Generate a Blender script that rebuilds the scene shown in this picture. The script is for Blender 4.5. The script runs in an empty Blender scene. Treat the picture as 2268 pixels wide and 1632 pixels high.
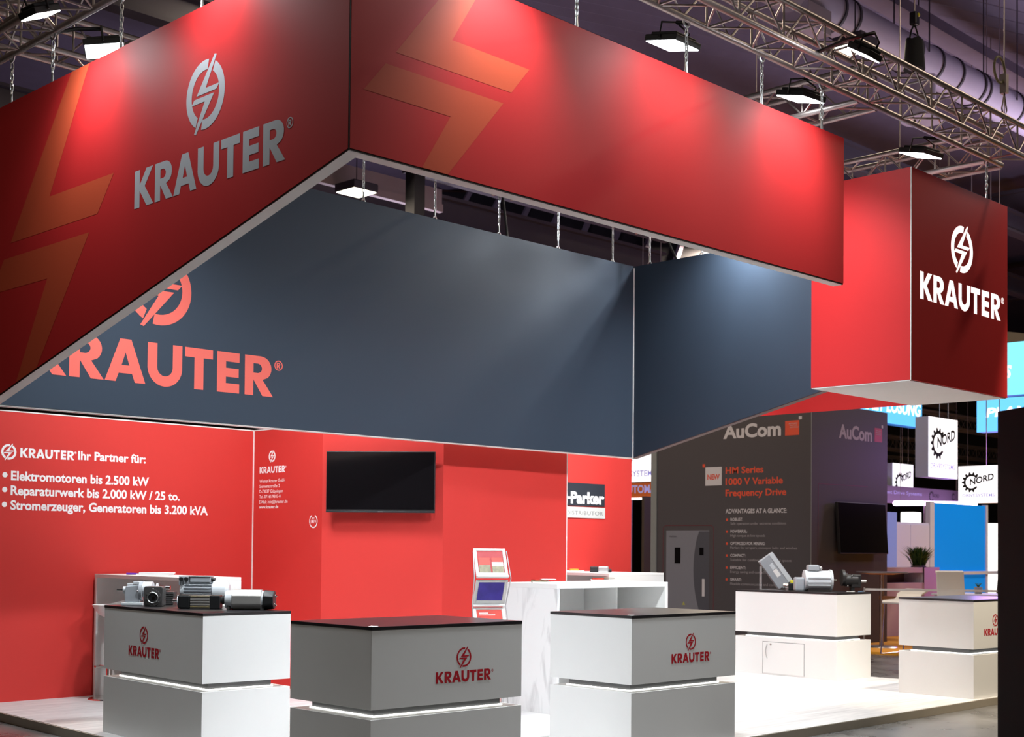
import bpy, bmesh, math, random
from mathutils import Vector, Matrix
from mathutils.geometry import tessellate_polygon
random.seed(7)
S = bpy.context.scene
COL = S.collection
PI = math.pi
# ------------------------------------------------------------------ camera, world, exposure
YAW, PITCH, ROLL, EYE = 0.7807, 0.0251, 0.0093, 1.532
fw = Vector((math.cos(YAW), math.sin(YAW), 0)); rt = Vector((math.sin(YAW), -math.cos(YAW), 0)); up = Vector((0, 0, 1))
F = fw * math.cos(PITCH) + up * math.sin(PITCH); U = up * math.cos(PITCH) - fw * math.sin(PITCH)
R_ = rt * math.cos(ROLL) + U * math.sin(ROLL); U_ = -rt * math.sin(ROLL) + U * math.cos(ROLL)
cam = bpy.data.cameras.new('camera'); cam_o = bpy.data.objects.new('camera', cam); COL.objects.link(cam_o)
M = Matrix((R_, U_, -F)).transposed().to_4x4(); M.translation = Vector((0, 0, EYE)); cam_o.matrix_world = M
cam.sensor_width = 36; cam.lens = 2990.04 * 36 / 2268; cam.shift_y = 321.3 / 2268
cam.clip_start = .05; cam.clip_end = 300
cam.dof.use_dof = True; cam.dof.focus_distance = 10.0; cam.dof.aperture_fstop = 4.0
S.camera = cam_o
w = bpy.data.worlds.new('world'); S.world = w; w.use_nodes = True
w.node_tree.nodes['Background'].inputs[0].default_value = (1.0, .68, .42, 1)
w.node_tree.nodes['Background'].inputs[1].default_value = 0.070
S.view_settings.view_transform = 'Standard'; S.view_settings.look = 'None'
S.view_settings.exposure = 0.35; S.view_settings.gamma = 1.0; S.view_settings.use_curve_mapping = False
COOL = (.90, .96, 1.0); WARM = (1.0, .83, .62); PURPLE = (.55, .25, 1.0)
P_IN, P_BACK, P_OUT, P_HALL = 820, 470, 75, 95

def light(name, kind, loc, energy, color, target=None, size=.3, spot=None, blend=.6, parent=None, spread=None):
    d = bpy.data.lights.new(name, kind); d.energy = energy; d.color = color
    if kind == 'AREA':
        d.shape = 'DISK'; d.size = size
        if spread: d.spread = spread
    if kind == 'SPOT': d.spot_size = spot or 2.0; d.spot_blend = blend; d.shadow_soft_size = size / 2
    if kind == 'POINT': d.shadow_soft_size = size / 2
    o = bpy.data.objects.new(name, d); COL.objects.link(o)
    o.location = loc
    if target is not None:
        o.rotation_euler = (Vector(target) - Vector(loc)).to_track_quat('-Z', 'Y').to_euler()
    return o

# ------------------------------------------------------------------ materials
MATS = {}
def mat(name, rgb, rough=.5, metal=0., spec=.5, emit=None, es=0., noise=0., nscale=20., bump=0., bscale=200., stretch=(1, 1, 1), coat=0., alpha=1., trans=0.):
    m = bpy.data.materials.new(name); m.use_nodes = True
    nt = m.node_tree; b = nt.nodes['Principled BSDF']
    b.inputs['Base Color'].default_value = (*rgb, 1); b.inputs['Roughness'].default_value = rough
    b.inputs['Metallic'].default_value = metal; b.inputs['Specular IOR Level'].default_value = spec
    b.inputs['Coat Weight'].default_value = coat; b.inputs['Alpha'].default_value = alpha
    b.inputs['Transmission Weight'].default_value = trans
    if emit:
        b.inputs['Emission Color'].default_value = (*emit, 1); b.inputs['Emission Strength'].default_value = es
    if noise or bump:
        tc = nt.nodes.new('ShaderNodeTexCoord'); mp = nt.nodes.new('ShaderNodeMapping')
        nt.links.new(tc.outputs['Object'], mp.inputs[0]); mp.inputs['Scale'].default_value = stretch
    if noise:
        n = nt.nodes.new('ShaderNodeTexNoise'); n.inputs['Scale'].default_value = nscale; n.inputs['Detail'].default_value = 6
        nt.links.new(mp.outputs[0], n.inputs['Vector'])
        r = nt.nodes.new('ShaderNodeMix'); r.data_type = 'RGBA'
        r.inputs[6].default_value = (*[c * (1 - noise) for c in rgb], 1); r.inputs[7].default_value = (*[min(1, c * (1 + noise)) for c in rgb], 1)
        nt.links.new(n.outputs['Fac'], r.inputs[0]); nt.links.new(r.outputs[2], b.inputs['Base Color'])
    if bump:
        n2 = nt.nodes.new('ShaderNodeTexNoise'); n2.inputs['Scale'].default_value = bscale; n2.inputs['Detail'].default_value = 2
        nt.links.new(mp.outputs[0], n2.inputs['Vector'])
        bp = nt.nodes.new('ShaderNodeBump'); bp.inputs['Strength'].default_value = bump; bp.inputs['Distance'].default_value = .002
        nt.links.new(n2.outputs['Fac'], bp.inputs['Height']); nt.links.new(bp.outputs[0], b.inputs['Normal'])
    MATS[name] = m
    return m
red_fabric = mat('red_fabric', (.60, .024, .026), .50, spec=.36, noise=.04, nscale=300, bump=.06, bscale=900)
red_wall = mat('red_wall_print', (.61, .040, .034), .55, spec=.3, noise=.03, nscale=200, bump=.04, bscale=700)
orange_print = mat('orange_print', (.60, .085, .035), .50, spec=.36, noise=.03, nscale=300)
grey_fabric = mat('slate_fabric', (.033, .047, .070), .50, spec=.22, noise=.04, nscale=300, bump=.06, bscale=900)
coral_print = mat('coral_print', (.78, .13, .10), .5, spec=.4, noise=.02)
silver_print = mat('silver_print', (.56, .58, .63), .5, spec=.4, noise=.02)
white_print = mat('white_print', (.90, .90, .90), .5, spec=.3, noise=.01)
red_vinyl = mat('red_vinyl', (.50, .010, .022), .45, spec=.4, noise=.02)
frame_white = mat('frame_white', (.78, .76, .74), .5, noise=.03, nscale=8)
gasket = mat('gasket_dark', (.02, .008, .008), .6, noise=.1)
alu = mat('aluminium', (.62, .62, .63), .35, metal=1., noise=.06, nscale=30)
alu_dull = mat('aluminium_dull', (.42, .36, .35), .45, metal=.9, noise=.08, nscale=30)
truss_far = mat('far_truss_paint', (.50, .42, .38), .6, noise=.08)
steel = mat('galvanised_steel', (.55, .56, .56), .35, metal=1., noise=.1, nscale=60)
black = mat('black_plastic', (.012, .012, .013), .45, noise=.1, nscale=40)
black_soft = mat('black_cloth', (.010, .010, .012), .9, noise=.2, nscale=60)
laminate = mat('white_laminate', (.80, .80, .79), .40, spec=.4, noise=.01, nscale=5)
black_top = mat('black_worktop', (.022, .020, .022), .28, spec=.5, noise=.05, nscale=30)
recess_grey = mat('recess_aluminium', (.13, .135, .14), .5, metal=.3, noise=.05)
led = mat('led_strip', (.9, .9, .9), .5, emit=(1, .98, .92), es=3., noise=.01)
lens_m = mat('flood_lens', (.9, .9, .9), .5, emit=(.92, .97, 1), es=32., noise=.01)
lens_warm = mat('hall_lens', (.9, .9, .9), .5, emit=(1, .93, .72), es=9., noise=.01)
screen = mat('screen_black', (.006, .005, .006), .12, spec=.5, noise=.02)
tower_m = mat('anthracite_print', (.062, .055, .064), .55, spec=.35, noise=.04, nscale=120)
tower_edge = mat('tower_edge_grey', (.20, .21, .22), .5, noise=.04)
orange_txt = mat('vermilion_print', (.62, .075, .035), .5, noise=.02)
grey_txt = mat('pale_grey_print', (.52, .50, .55), .5, noise=.02)
faint_red = mat('faint_red_line', (.12, .018, .03), .5, noise=.02)
purple_white = mat('lilac_panel', (.58, .64, .84), .5, noise=.03)
beige = mat('beige_panel', (.52, .43, .42), .5, noise=.04)
beige_dark = mat('taupe_panel', (.16, .12, .12), .5, noise=.05)
blue_panel = mat('blue_panel', (.003, .22, .84), .5, spec=.15, emit=(.004, .24, .80), es=.30, noise=.02)  # emission put in to brighten the panel, which is no lamp
cabinet_grey = mat('cabinet_print_grey', (.17, .17, .21), .5, noise=.03)
cabinet_dark = mat('cabinet_print_dark', (.065, .065, .085), .5, noise=.03)
carpet_y = mat('yellow_carpet', (.70, .32, .02), .9, noise=.12, nscale=80, bump=.2, bscale=300)
leaf = mat('leaf_green', (.05, .13, .03), .5, noise=.3, nscale=20)
cast_grey = mat('cast_grey_paint', (.36, .38, .41), .38, spec=.5, noise=.06, nscale=40)
cast_light = mat('cast_light_grey', (.62, .65, .68), .35, spec=.5, noise=.05, nscale=40)
cast_dark = mat('raw_cast_iron', (.12, .115, .115), .4, metal=.5, noise=.2, nscale=60)
motor_tan = mat('motor_grey', (.42, .40, .38), .35, metal=.4, noise=.05, nscale=40)
chrome = mat('polished_steel', (.85, .83, .80), .12, metal=1., noise=.03)
yellow = mat('yellow_plastic', (.80, .72, .05), .4, noise=.03)
acrylic = mat('clear_acrylic', (.9, .92, .95), .05, spec=.5, noise=.01, alpha=.25)
purple_tube = mat('purple_tube', (.8, .7, 1), .4, emit=(.78, .45, 1.0), es=9., noise=.01)
sign_white = mat('lit_white_sign', (.8, .8, .8), .5, emit=(.96, .95, 1.0), es=.85, noise=.01)
sign_blue = mat('lit_blue_sign', (.1, .4, .8), .5, emit=(.13, .56, 1.0), es=.95, noise=.05, nscale=2)
sign_cyan = mat('lit_cyan_sign', (.1, .5, .7), .5, emit=(.22, .80, .95), es=.95, noise=.05, nscale=2)
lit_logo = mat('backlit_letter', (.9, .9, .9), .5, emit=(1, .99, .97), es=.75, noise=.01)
lit_white = mat('lit_white_letter', (.9, .9, .9), .5, emit=(1, 1, 1), es=1.1, noise=.01)
sign_ink = mat('black_ink', (.01, .01, .012), .6, noise=.02)
lilac_ink = mat('lilac_ink', (.25, .22, .50), .6, emit=(.45, .42, .75), es=.4, noise=.02)
orange_sign = mat('orange_sign', (.55, .13, .03), .5, emit=(.55, .12, .03), es=.2, noise=.03)
door_brown = mat('brown_door', (.075, .055, .048), .5, noise=.08)
hall_dark = mat('hall_black', (.012, .011, .015), .8, noise=.2, nscale=2)
hall_deck = mat('hall_deck', (.11, .09, .14), .7, noise=.15, nscale=3)
hall_rib = mat('hall_rib', (.22, .18, .24), .7, noise=.15, nscale=3)
hall_beam = mat('hall_beam', (.055, .045, .065), .6, noise=.15, nscale=3)
hall_beam_lit = mat('hall_beam_lit_tint', (.42, .33, .33), .6, noise=.1, nscale=3)  # pale pink carries the light falling on these beams in its colour
duct_m = mat('duct_metal', (.52, .46, .62), .6, noise=.1, nscale=3)
dark_wall = mat('near_black_panel', (.008, .005, .0065), .6, spec=.2, noise=.08, nscale=30)
paper_red = mat('leaflet_red', (.52, .03, .014), .4, noise=.1, nscale=30)
paper_white = mat('leaflet_white', (.85, .84, .82), .4, noise=.03)
paper_photo = mat('leaflet_photo', (.22, .20, .12), .4, noise=.8, nscale=25)
paper_orange = mat('leaflet_orange', (.80, .36, .04), .4, noise=.1, nscale=30)
screen_blue = mat('blue_violet_print', (.055, .035, .38), .25, noise=.6, nscale=9)
clear_red = mat('tinted_pane', (.55, .16, .18), .1, noise=.02, alpha=.35)

def floor_mat():
    m = bpy.data.materials.new('white_wood_vinyl'); m.use_nodes = True; nt = m.node_tree; b = nt.nodes['Principled BSDF']
    tc = nt.nodes.new('ShaderNodeTexCoord'); mp = nt.nodes.new('ShaderNodeMapping'); mp.inputs['Scale'].default_value = (.55, 7, 1)
    n = nt.nodes.new('ShaderNodeTexNoise'); n.inputs['Scale'].default_value = 2.2; n.inputs['Detail'].default_value = 7; n.inputs['Roughness'].default_value = .6
    cr = nt.nodes.new('ShaderNodeValToRGB'); cr.color_ramp.elements[0].position = .33; cr.color_ramp.elements[0].color = (.50, .49, .49, 1)
    cr.color_ramp.elements[1].position = .62; cr.color_ramp.elements[1].color = (.68, .67, .66, 1)
    br = nt.nodes.new('ShaderNodeTexBrick'); br.inputs['Scale'].default_value = 1.0; br.inputs['Mortar Size'].default_value = .004
    br.inputs['Brick Width'].default_value = 1.3; br.inputs['Row Height'].default_value = .19
    br.inputs['Color1'].default_value = (1, 1, 1, 1); br.inputs['Color2'].default_value = (.95, .95, .95, 1); br.inputs['Mortar'].default_value = (.80, .79, .78, 1)
    mx = nt.nodes.new('ShaderNodeMix'); mx.data_type = 'RGBA'; mx.blend_type = 'MULTIPLY'; mx.inputs[0].default_value = 1
    L = nt.links.new
    L(tc.outputs['Object'], mp.inputs[0]); L(mp.outputs[0], n.inputs['Vector']); L(n.outputs['Fac'], cr.inputs[0]); L(tc.outputs['Object'], br.inputs['Vector'])
    L(cr.outputs[0], mx.inputs[6]); L(br.outputs['Color'], mx.inputs[7]); L(mx.outputs[2], b.inputs['Base Color'])
    b.inputs['Roughness'].default_value = .42; b.inputs['Specular IOR Level'].default_value = .4
    return m
wood_white = floor_mat()
def hallfloor_mat():
    m = bpy.data.materials.new('sealed_concrete'); m.use_nodes = True; nt = m.node_tree; b = nt.nodes['Principled BSDF']
    tc = nt.nodes.new('ShaderNodeTexCoord'); n = nt.nodes.new('ShaderNodeTexNoise'); n.inputs['Scale'].default_value = 1.3; n.inputs['Detail'].default_value = 9; n.inputs['Roughness'].default_value = .65
    cr = nt.nodes.new('ShaderNodeValToRGB'); cr.color_ramp.elements[0].position = .35; cr.color_ramp.elements[0].color = (.07, .07, .07, 1)
    cr.color_ramp.elements[1].position = .66; cr.color_ramp.elements[1].color = (.21, .20, .19, 1)
    r = nt.nodes.new('ShaderNodeMapRange'); r.inputs[3].default_value = .16; r.inputs[4].default_value = .42
    L = nt.links.new
    L(tc.outputs['Object'], n.inputs['Vector']); L(n.outputs['Fac'], cr.inputs[0]); L(cr.outputs[0], b.inputs['Base Color']); L(n.outputs['Fac'], r.inputs[0]); L(r.outputs[0], b.inputs['Roughness'])
    return m
concrete = hallfloor_mat()
def marble_mat():
    m = bpy.data.materials.new('white_marble_panel'); m.use_nodes = True; nt = m.node_tree; b = nt.nodes['Principled BSDF']
    tc = nt.nodes.new('ShaderNodeTexCoord'); mp = nt.nodes.new('ShaderNodeMapping'); mp.inputs['Scale'].default_value = (3, 3, .8)
    n = nt.nodes.new('ShaderNodeTexNoise'); n.inputs['Scale'].default_value = 1.6; n.inputs['Detail'].default_value = 8; n.inputs['Distortion'].default_value = 1.5
    cr = nt.nodes.new('ShaderNodeValToRGB'); cr.color_ramp.elements[0].position = .38; cr.color_ramp.elements[0].color = (.62, .62, .62, 1)
    cr.color_ramp.elements[1].position = .5; cr.color_ramp.elements[1].color = (.82, .82, .82, 1)
    L = nt.links.new
    L(tc.outputs['Object'], mp.inputs[0]); L(mp.outputs[0], n.inputs['Vector']); L(n.outputs['Fac'], cr.inputs[0]); L(cr.outputs[0], b.inputs['Base Color'])
    b.inputs['Roughness'].default_value = .4
    return m
marble = marble_mat()

# ------------------------------------------------------------------ mesh helpers
class MB:
    def __init__(s): s.bm = bmesh.new()
    def box(s, x0, x1, y0, y1, z0, z1, m=None):
        vs = [s.bm.verts.new((x, y, z)) for x in (x0, x1) for y in (y0, y1) for z in (z0, z1)]
        for f in ((0, 1, 3, 2), (4, 6, 7, 5), (0, 4, 5, 1), (2, 3, 7, 6), (0, 2, 6, 4), (1, 5, 7, 3)): s.bm.faces.new([vs[i] for i in f])
        if m is not None:
            for v in vs: v.co = m @ v.co
        return s
    def cyl(s, p0, p1, r0, r1=None, seg=16, cap=True):
        p0, p1 = Vector(p0), Vector(p1); r1 = r0 if r1 is None else r1
        d = (p1 - p0).normalized(); a = d.orthogonal().normalized(); b = d.cross(a)
        r = [[], []]
        for k, (p, rr) in enumerate(((p0, r0), (p1, r1))):
            for i in range(seg):
                t = 2 * PI * i / seg; r[k].append(s.bm.verts.new(p + a * math.cos(t) * rr + b * math.sin(t) * rr))
        for i in range(seg):
            j = (i + 1) % seg; s.bm.faces.new((r[0][i], r[0][j], r[1][j], r[1][i]))
        if cap: s.bm.faces.new(r[0][::-1]); s.bm.faces.new(r[1])
        return s
    def tube(s, pts, r, seg=8, close=False):
        pts = [Vector(p) for p in pts]; n = len(pts); rings = []
        for i, p in enumerate(pts):
            q = pts[(i + 1) % n] if (close or i < n - 1) else p; o = pts[i - 1] if (close or i > 0) else p
            d = (q - o).normalized(); 
            a = d.cross(Vector((0.31, 0.17, 0.93))).normalized(); b = d.cross(a)
            rings.append([s.bm.verts.new(p + a * math.cos(2 * PI * k / seg) * r + b * math.sin(2 * PI * k / seg) * r) for k in range(seg)])
        for i in range(n if close else n - 1):
            A, B = rings[i], rings[(i + 1) % n]
            for k in range(seg):
                j = (k + 1) % seg; s.bm.faces.new((A[k], A[j], B[j], B[k]))
        if not close: s.bm.faces.new(rings[0][::-1]); s.bm.faces.new(rings[-1])
        return s
    def prism(s, poly, fn0, fn1):
        # poly: 2D points; fn0 / fn1 turn a 2D point into the two ends
        a = [s.bm.verts.new(fn0(*p)) for p in poly]; b = [s.bm.verts.new(fn1(*p)) for p in poly]; n = len(poly)
        s.bm.faces.new(a[::-1]); s.bm.faces.new(b)
        for i in range(n): j = (i + 1) % n; s.bm.faces.new((a[i], a[j], b[j], b[i]))
        return s
    def ball(s, c, r, seg=12, sc=(1, 1, 1)):
        bmesh.ops.create_uvsphere(s.bm, u_segments=seg, v_segments=seg // 2 + 2, radius=r, matrix=Matrix.Translation(c) @ Matrix.Diagonal((*sc, 1)))
        return s
    def flat(s, polys, off=(0, 0), sc=(1, 1)):
        # each item: [outer, hole, ...] in 2D, laid in the local XY plane
        for loops in polys:
            P = [[Vector((x * sc[0] + off[0], y * sc[1] + off[1], 0)) for x, y in lp] for lp in loops]
            flatp = [v for lp in P for v in lp]; vs = [s.bm.verts.new(v) for v in flatp]
            for t in tessellate_polygon(P):
                try: s.bm.faces.new([vs[i] for i in t])
                except ValueError: pass
        return s
    def build(s, name, material, parent=None, smooth=False, bevel=0., mw=None):
        bmesh.ops.recalc_face_normals(s.bm, faces=s.bm.faces[:])
        me = bpy.data.meshes.new(name); s.bm.to_mesh(me); s.bm.free()
        me.materials.append(material)
        if smooth:
            for p in me.polygons: p.use_smooth = True
        o = bpy.data.objects.new(name, me); COL.objects.link(o)
        if parent is not None: o.parent = parent
        if mw is not None: o.matrix_local = mw
        if bevel:
            b = o.modifiers.new('bevel', 'BEVEL'); b.width = bevel; b.segments = 2; b.limit_method = 'ANGLE'
        if smooth:
            try:
                me.set_sharp_from_angle(angle=math.radians(35))
            except Exception: pass
        return o
def tag(o, label=None, cat=None, group=None, kind=None):
    if label: o['label'] = label
    if cat: o['category'] = cat
    if group: o['group'] = group
    if kind: o['kind'] = kind
    return o
def thing(name, label, cat, loc=(0, 0, 0), rz=0., group=None):
    o = bpy.data.objects.new(name, None); COL.objects.link(o); o.empty_display_size = .2
    o.location = loc; o.rotation_euler = (0, 0, rz)
    return tag(o, label, cat, group)
def dup(root, loc=None, rz=None, label=None):
    def cp(o, parent):
        c = o.copy(); COL.objects.link(c); c.parent = parent
        for ch in list(o.children): cp(ch, c)
        return c
    r = cp(root, None)
    if loc is not None: r.location = loc
    if rz is not None: r.rotation_euler = (0, 0, rz)
    if label: r['label'] = label
    return r
def box(name, x0, x1, y0, y1, z0, z1, m, parent=None, bevel=0.): return MB().box(x0, x1, y0, y1, z0, z1).build(name, m, parent, bevel=bevel)
def struct(o): o['kind'] = 'structure'; return o

# surfaces to print on: local x to the right as read, y up, z out of the surface
def on(origin, xdir, eps=.0012):
    x = Vector(xdir).normalized(); y = Vector((0, 0, 1)); z = x.cross(y)
    m = Matrix((x, y, z)).transposed().to_4x4(); m.translation = Vector(origin) + z * eps
    return m
XA = (1, 0, 0)        # a face that looks toward -y
XB = (0, -1, 0)       # a face that looks toward -x

# ------------------------------------------------------------------ lettering
def arc(cx, cy, rx, ry, a0, a1, n=10): return [(cx + rx * math.cos(math.radians(a0 + (a1 - a0) * i / n)), cy + ry * math.sin(math.radians(a0 + (a1 - a0) * i / n))) for i in range(n + 1)]
GL = {
 'K': [[(0, 0), (.27, 0), (.27, .44), (.63, 0), (.98, 0), (.53, .53), (.94, 1), (.61, 1), (.27, .6), (.27, 1), (0, 1)]],
 'R': [[(0, 0), (.27, 0), (.27, .40), (.56, 0), (.90, 0), (.56, .41)] + arc(.50, .70, .34, .30, -50, 88, 10) + [(0, 1)],
       [(.27, .57), (.40, .57)] + arc(.40, .69, .14, .12, -80, 80, 6) + [(.40, .81), (.27, .81)]],
 'A': [[(0, 0), (.29, 0), (.37, .2), (.73, .2), (.81, 0), (1.10, 0), (.70, 1), (.40, 1)], [(.445, .39), (.655, .39), (.55, .69)]],
 'U': [[(0, 1), (0, .40)] + arc(.49, .44, .49, .46, 185, 355, 14) + [(.98, 1), (.71, 1), (.71, .44)] + arc(.49, .44, .22, .21, 0, -180, 10) + [(.27, 1)]],
 'T': [[(0, 1), (0, .77), (.275, .77), (.275, 0), (.545, 0), (.545, .77), (.82, .77), (.82, 1)]],
 'E': [[(0, 0), (.68, 0), (.68, .23), (.27, .23), (.27, .39), (.66, .39), (.66, .61), (.27, .61), (.27, .77), (.68, .77), (.68, 1), (0, 1)]],
}
WORD = [('K', 0), ('R', 1.05), ('A', 1.97), ('U', 3.12), ('T', 4.18), ('E', 5.13), ('R', 5.98)]   # width 6.88 cap heights
BOLT_UP = [(.40, .90), (.49, .87), (.02, .13), (.62, .13), (.50, 0), (-.40, 0)]
BOLT_LO = [(-x, -.07 - y) for x, y in BOLT_UP]
def emblem_polys(thin=False):
    ri, ro = (.70, .87) if thin else (.62, .87)
    right = arc(0, -.03, ro, ro, 60, -101, 22) + arc(0, -.03, ri, ri, -101, 58, 22)
    left = arc(0, -.03, ro, ro, 80, 241, 22) + arc(0, -.03, ri, ri, 238, 82, 22)
    return [[right], [left], [BOLT_UP], [BOLT_LO]]
def reg_polys(x, y, r):
    s = r * 1.1
    return [[arc(x, y, r, r, 0, 345, 20), arc(x, y, r * .78, r * .78, 0, 345, 20)]] + [[[(x - .42 * s + px * s * .95, y - .5 * s + py * s) for px, py in lp] for lp in GL['R']]]
def logo(parent, mw, h, sx, m, emb=(3.42, 2.33), word=True, esc=1., thin=False, reg=True, name='logo'):
    """origin = lower left of the word, h = cap height, sx = extra width factor"""
    b = MB()
    if word:
        for g, x in WORD: b.flat([GL[g]], (x * h * sx, 0), (h * sx, h))
        if reg: b.flat(reg_polys(0, 0, .13 * h), (7.05 * h * sx, .82 * h))
    if emb: b.flat(emblem_polys(thin), (emb[0] * h * sx, emb[1] * h), (h * esc, h * esc))
    return b.build(name, m, parent, mw=mw)
_cap = {}
def text_mesh(s, off=0., shear=0.):
    cu = bpy.data.curves.new('t', 'FONT'); cu.body = s; cu.size = 1; cu.offset = off; cu.shear = shear; cu.resolution_u = 3
    o = bpy.data.objects.new('t', cu); COL.objects.link(o)
    dg = bpy.context.evaluated_depsgraph_get(); me = bpy.data.meshes.new_from_object(o.evaluated_get(dg))
    bpy.data.objects.remove(o); bpy.data.curves.remove(cu)
    return me
CAP = None
CEIL = 12.0
def text(name, s, mw, m, h, width=None, bold=0., parent=None, shear=0.):
    """origin = left end of the baseline, h = cap height, width = length of the line"""
    global CAP
    if CAP is None:
        t = text_mesh('H'); CAP = max(v.co.y for v in t.vertices); bpy.data.meshes.remove(t)
    me = text_mesh(s, bold, shear); me.name = name
    x0 = min(v.co.x for v in me.vertices); x1 = max(v.co.x for v in me.vertices)
    sy = h / CAP; sx = (width / (x1 - x0)) if width else sy
    for v in me.vertices: v.co = ((v.co.x - x0) * sx, v.co.y * sy, 0)
    me.materials.clear(); me.materials.append(m)
    o = bpy.data.objects.new(name, me); COL.objects.link(o)
    if parent is not None: o.parent = parent
    o.matrix_local = mw
    return o
def quad(name, mw, x0, x1, y0, y1, m, parent=None, hole=None):
    lp = [[(x0, y0), (x1, y0), (x1, y1), (x0, y1)]]
    if hole: lp.append([(hole[0], hole[2]), (hole[1], hole[2]), (hole[1], hole[3]), (hole[0], hole[3])])
    return MB().flat([lp]).build(name, m, parent, mw=mw)

# ================================================================== SETTING
TOP = 4.832
HF = -.08
struct(box('floor', -15, 75, -15, 75, HF - .1, HF, concrete))
pl = [(5.24, 6.42), (14.82, 6.42), (14.82, 12.75), (5.50, 12.75)]
plat = struct(MB().prism(pl, lambda x, y: (x, y, HF), lambda x, y: (x, y, 0)).build('floor_platform', wood_white))
edge_m = mat('platform_edge', (.34, .30, .24), .5, noise=.05)
e = MB()
e.prism([(5.232, 6.412), (14.828, 6.412), (14.828, 6.42), (5.232, 6.42)], lambda x, y: (x, y, HF + .001), lambda x, y: (x, y, -.004))
e.prism([(5.224, 6.412), (5.24, 6.412), (5.50, 12.75), (5.484, 12.75)], lambda x, y: (x, y, HF + .001), lambda x, y: (x, y, -.004))
e.box(14.82, 14.83, 6.42, 12.75, HF + .001, -.004)
struct(e.build('trim_1', edge_m))
struct(MB().prism([(19.02, 10.2), (18.6, 5), (40, 5), (40, 30), (19.25, 30), (19.02, 12.2)], lambda x, y: (x, y, HF), lambda x, y: (x, y, -.045)).build('floor_carpet', carpet_y))
# --- the stand's own red walls
WH = 2.80
wl = struct(box('wall_left', 5.2, 8.64, 12.62, 12.70, 0, WH, red_wall))
struct(box('trim_2', 5.2, 8.64, 12.617, 12.703, WH, WH + .012, frame_white))
cpoly = [(8.64, 12.62), (8.64, 11.36), (9.46, 10.38), (11.38, 10.40), (11.38, 10.46), (9.49, 10.44), (8.70, 11.385), (8.70, 12.62)]
wc = struct(MB().prism(cpoly, lambda x, y: (x, y, 0), lambda x, y: (x, y, WH)).build('wall_center', red_wall))
struct(MB().prism([(8.637, 12.62), (8.637, 11.359), (9.459, 10.377), (11.382, 10.397), (11.382, 10.463), (9.488, 10.443), (8.703, 11.386), (8.703, 12.62)], lambda x, y: (x, y, WH), lambda x, y: (x, y, WH + .012)).build('trim_3', frame_white))
struct(box('trim_4', 11.380, 11.392, 10.397, 10.463, 0, WH, frame_white))
struct(box('trim_5', 8.632, 8.642, 12.606, 12.622, 0, WH, frame_white))
wr = struct(box('wall_right', 11.38, 14.79, 12.27, 12.35, 0, WH, red_wall))
# --- print on the left wall
mw = lambda x, z: on((x, 12.62, z), XA)
logo(wl, mw(5.942, 2.364), .092, .885, white_print, emb=(-1.42, .53), esc=.95, name='wall_logo')
text('wall_lettering', 'Ihr Partner für:', mw(6.544, 2.375), white_print, .082, .757, .03, wl)
for s, x1, z in (('Elektromotoren bis 2.500 kW', 7.344, 2.140), ('Reparaturwerk bis 2.000 kW / 25 to.', 7.712, 1.998), ('Stromerzeuger, Generatoren bis 3.200 kVA', 8.060, 1.855)):
    text('wall_lettering', s, mw(5.852, z), white_print, .085, x1 - 5.852, .03, wl)
    MB().flat([[arc(0, 0, .026, .026, 0, 340, 17)]]).build('bullet_dot', white_print, wl, mw=mw(5.792, z + .047))
# --- print on the narrow panel
mp = lambda y, z: on((8.64, y, z), XB)
logo(wc, mp(12.497, 2.325), .072, .96, white_print, emb=(3.35, 2.55), esc=1.0, name='wall_logo')
for s, y1, z, bd in (('Werner Krauter GmbH', 12.02, 2.222, .004), ('Siemensstraße 2', 12.115, 2.164, .004), ('D-73037 Göppingen', 12.058, 2.108, .004), ('Tel. 07161/9383-0', 12.099, 2.051, .004), ('E-Mail: info@krauter.de', 11.969, 1.992, .004), ('www.krauter.de', 12.138, 1.937, .02)):
    text('wall_lettering', s, mp(12.497, z), white_print, .034, 12.497 - y1, bd, wc)
lw = MB()
for sgn in (-1, 1):
    for k in range(11):
        a = math.radians(-90 + sgn * (8 + k * 14)); cx, cy = .066 * math.cos(a), .066 * math.sin(a)
        t = a + PI / 2 * sgn + .5 * sgn; ca, sa = math.cos(t), math.sin(t)
        lw.flat([[[(cx + ca * u - sa * v, cy + sa * u + ca * v) for u, v in ((-.013, 0), (0, .008), (.015, 0), (0, -.008))]]])
lw.build('laurel_badge', white_print, wc, mw=mp(11.506, 1.790))
text('wall_lettering', 'SEIT', mp(11.530, 1.815), white_print, .016, .046, .01, wc)
text('wall_lettering', '1919', mp(11.550, 1.768), white_print, .034, .086, .02, wc)
# --- distributor sign on the right wall
t = thing('wall_sign', 'dark and white two-band distributor sign on the red wall beside the dark doorway', 'sign', (13.72, 12.27, 2.18))
box('dark_plate', -.58, .478, -.014, 0, -.072, .236, mat('sign_navy', (.028, .034, .045), .4, noise=.03), t)
box('white_plate', -.58, .487, -.014, 0, -.236, -.088, mat('sign_grey', (.62, .63, .60), .4, noise=.03), t)
text('lettering', 'Parker', on((-.225, -.014, -.035), XA), white_print, .145, .69, .045, t)
hb = MB().flat([[[(-.40, .0), (-.29, .0), (-.29, .055), (-.21, .055), (-.21, .085), (-.29, .085), (-.29, .15), (-.40, .15)]]])
hb.build('emblem', white_print, t, mw=on((0, -.014, -.035), XA))
text('lettering', 'DISTRIBUTOR', on((-.315, -.014, -.195), XA), mat('sign_text_grey', (.16, .17, .17), .5, noise=.02), .052, .755, -.006, t)

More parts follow.
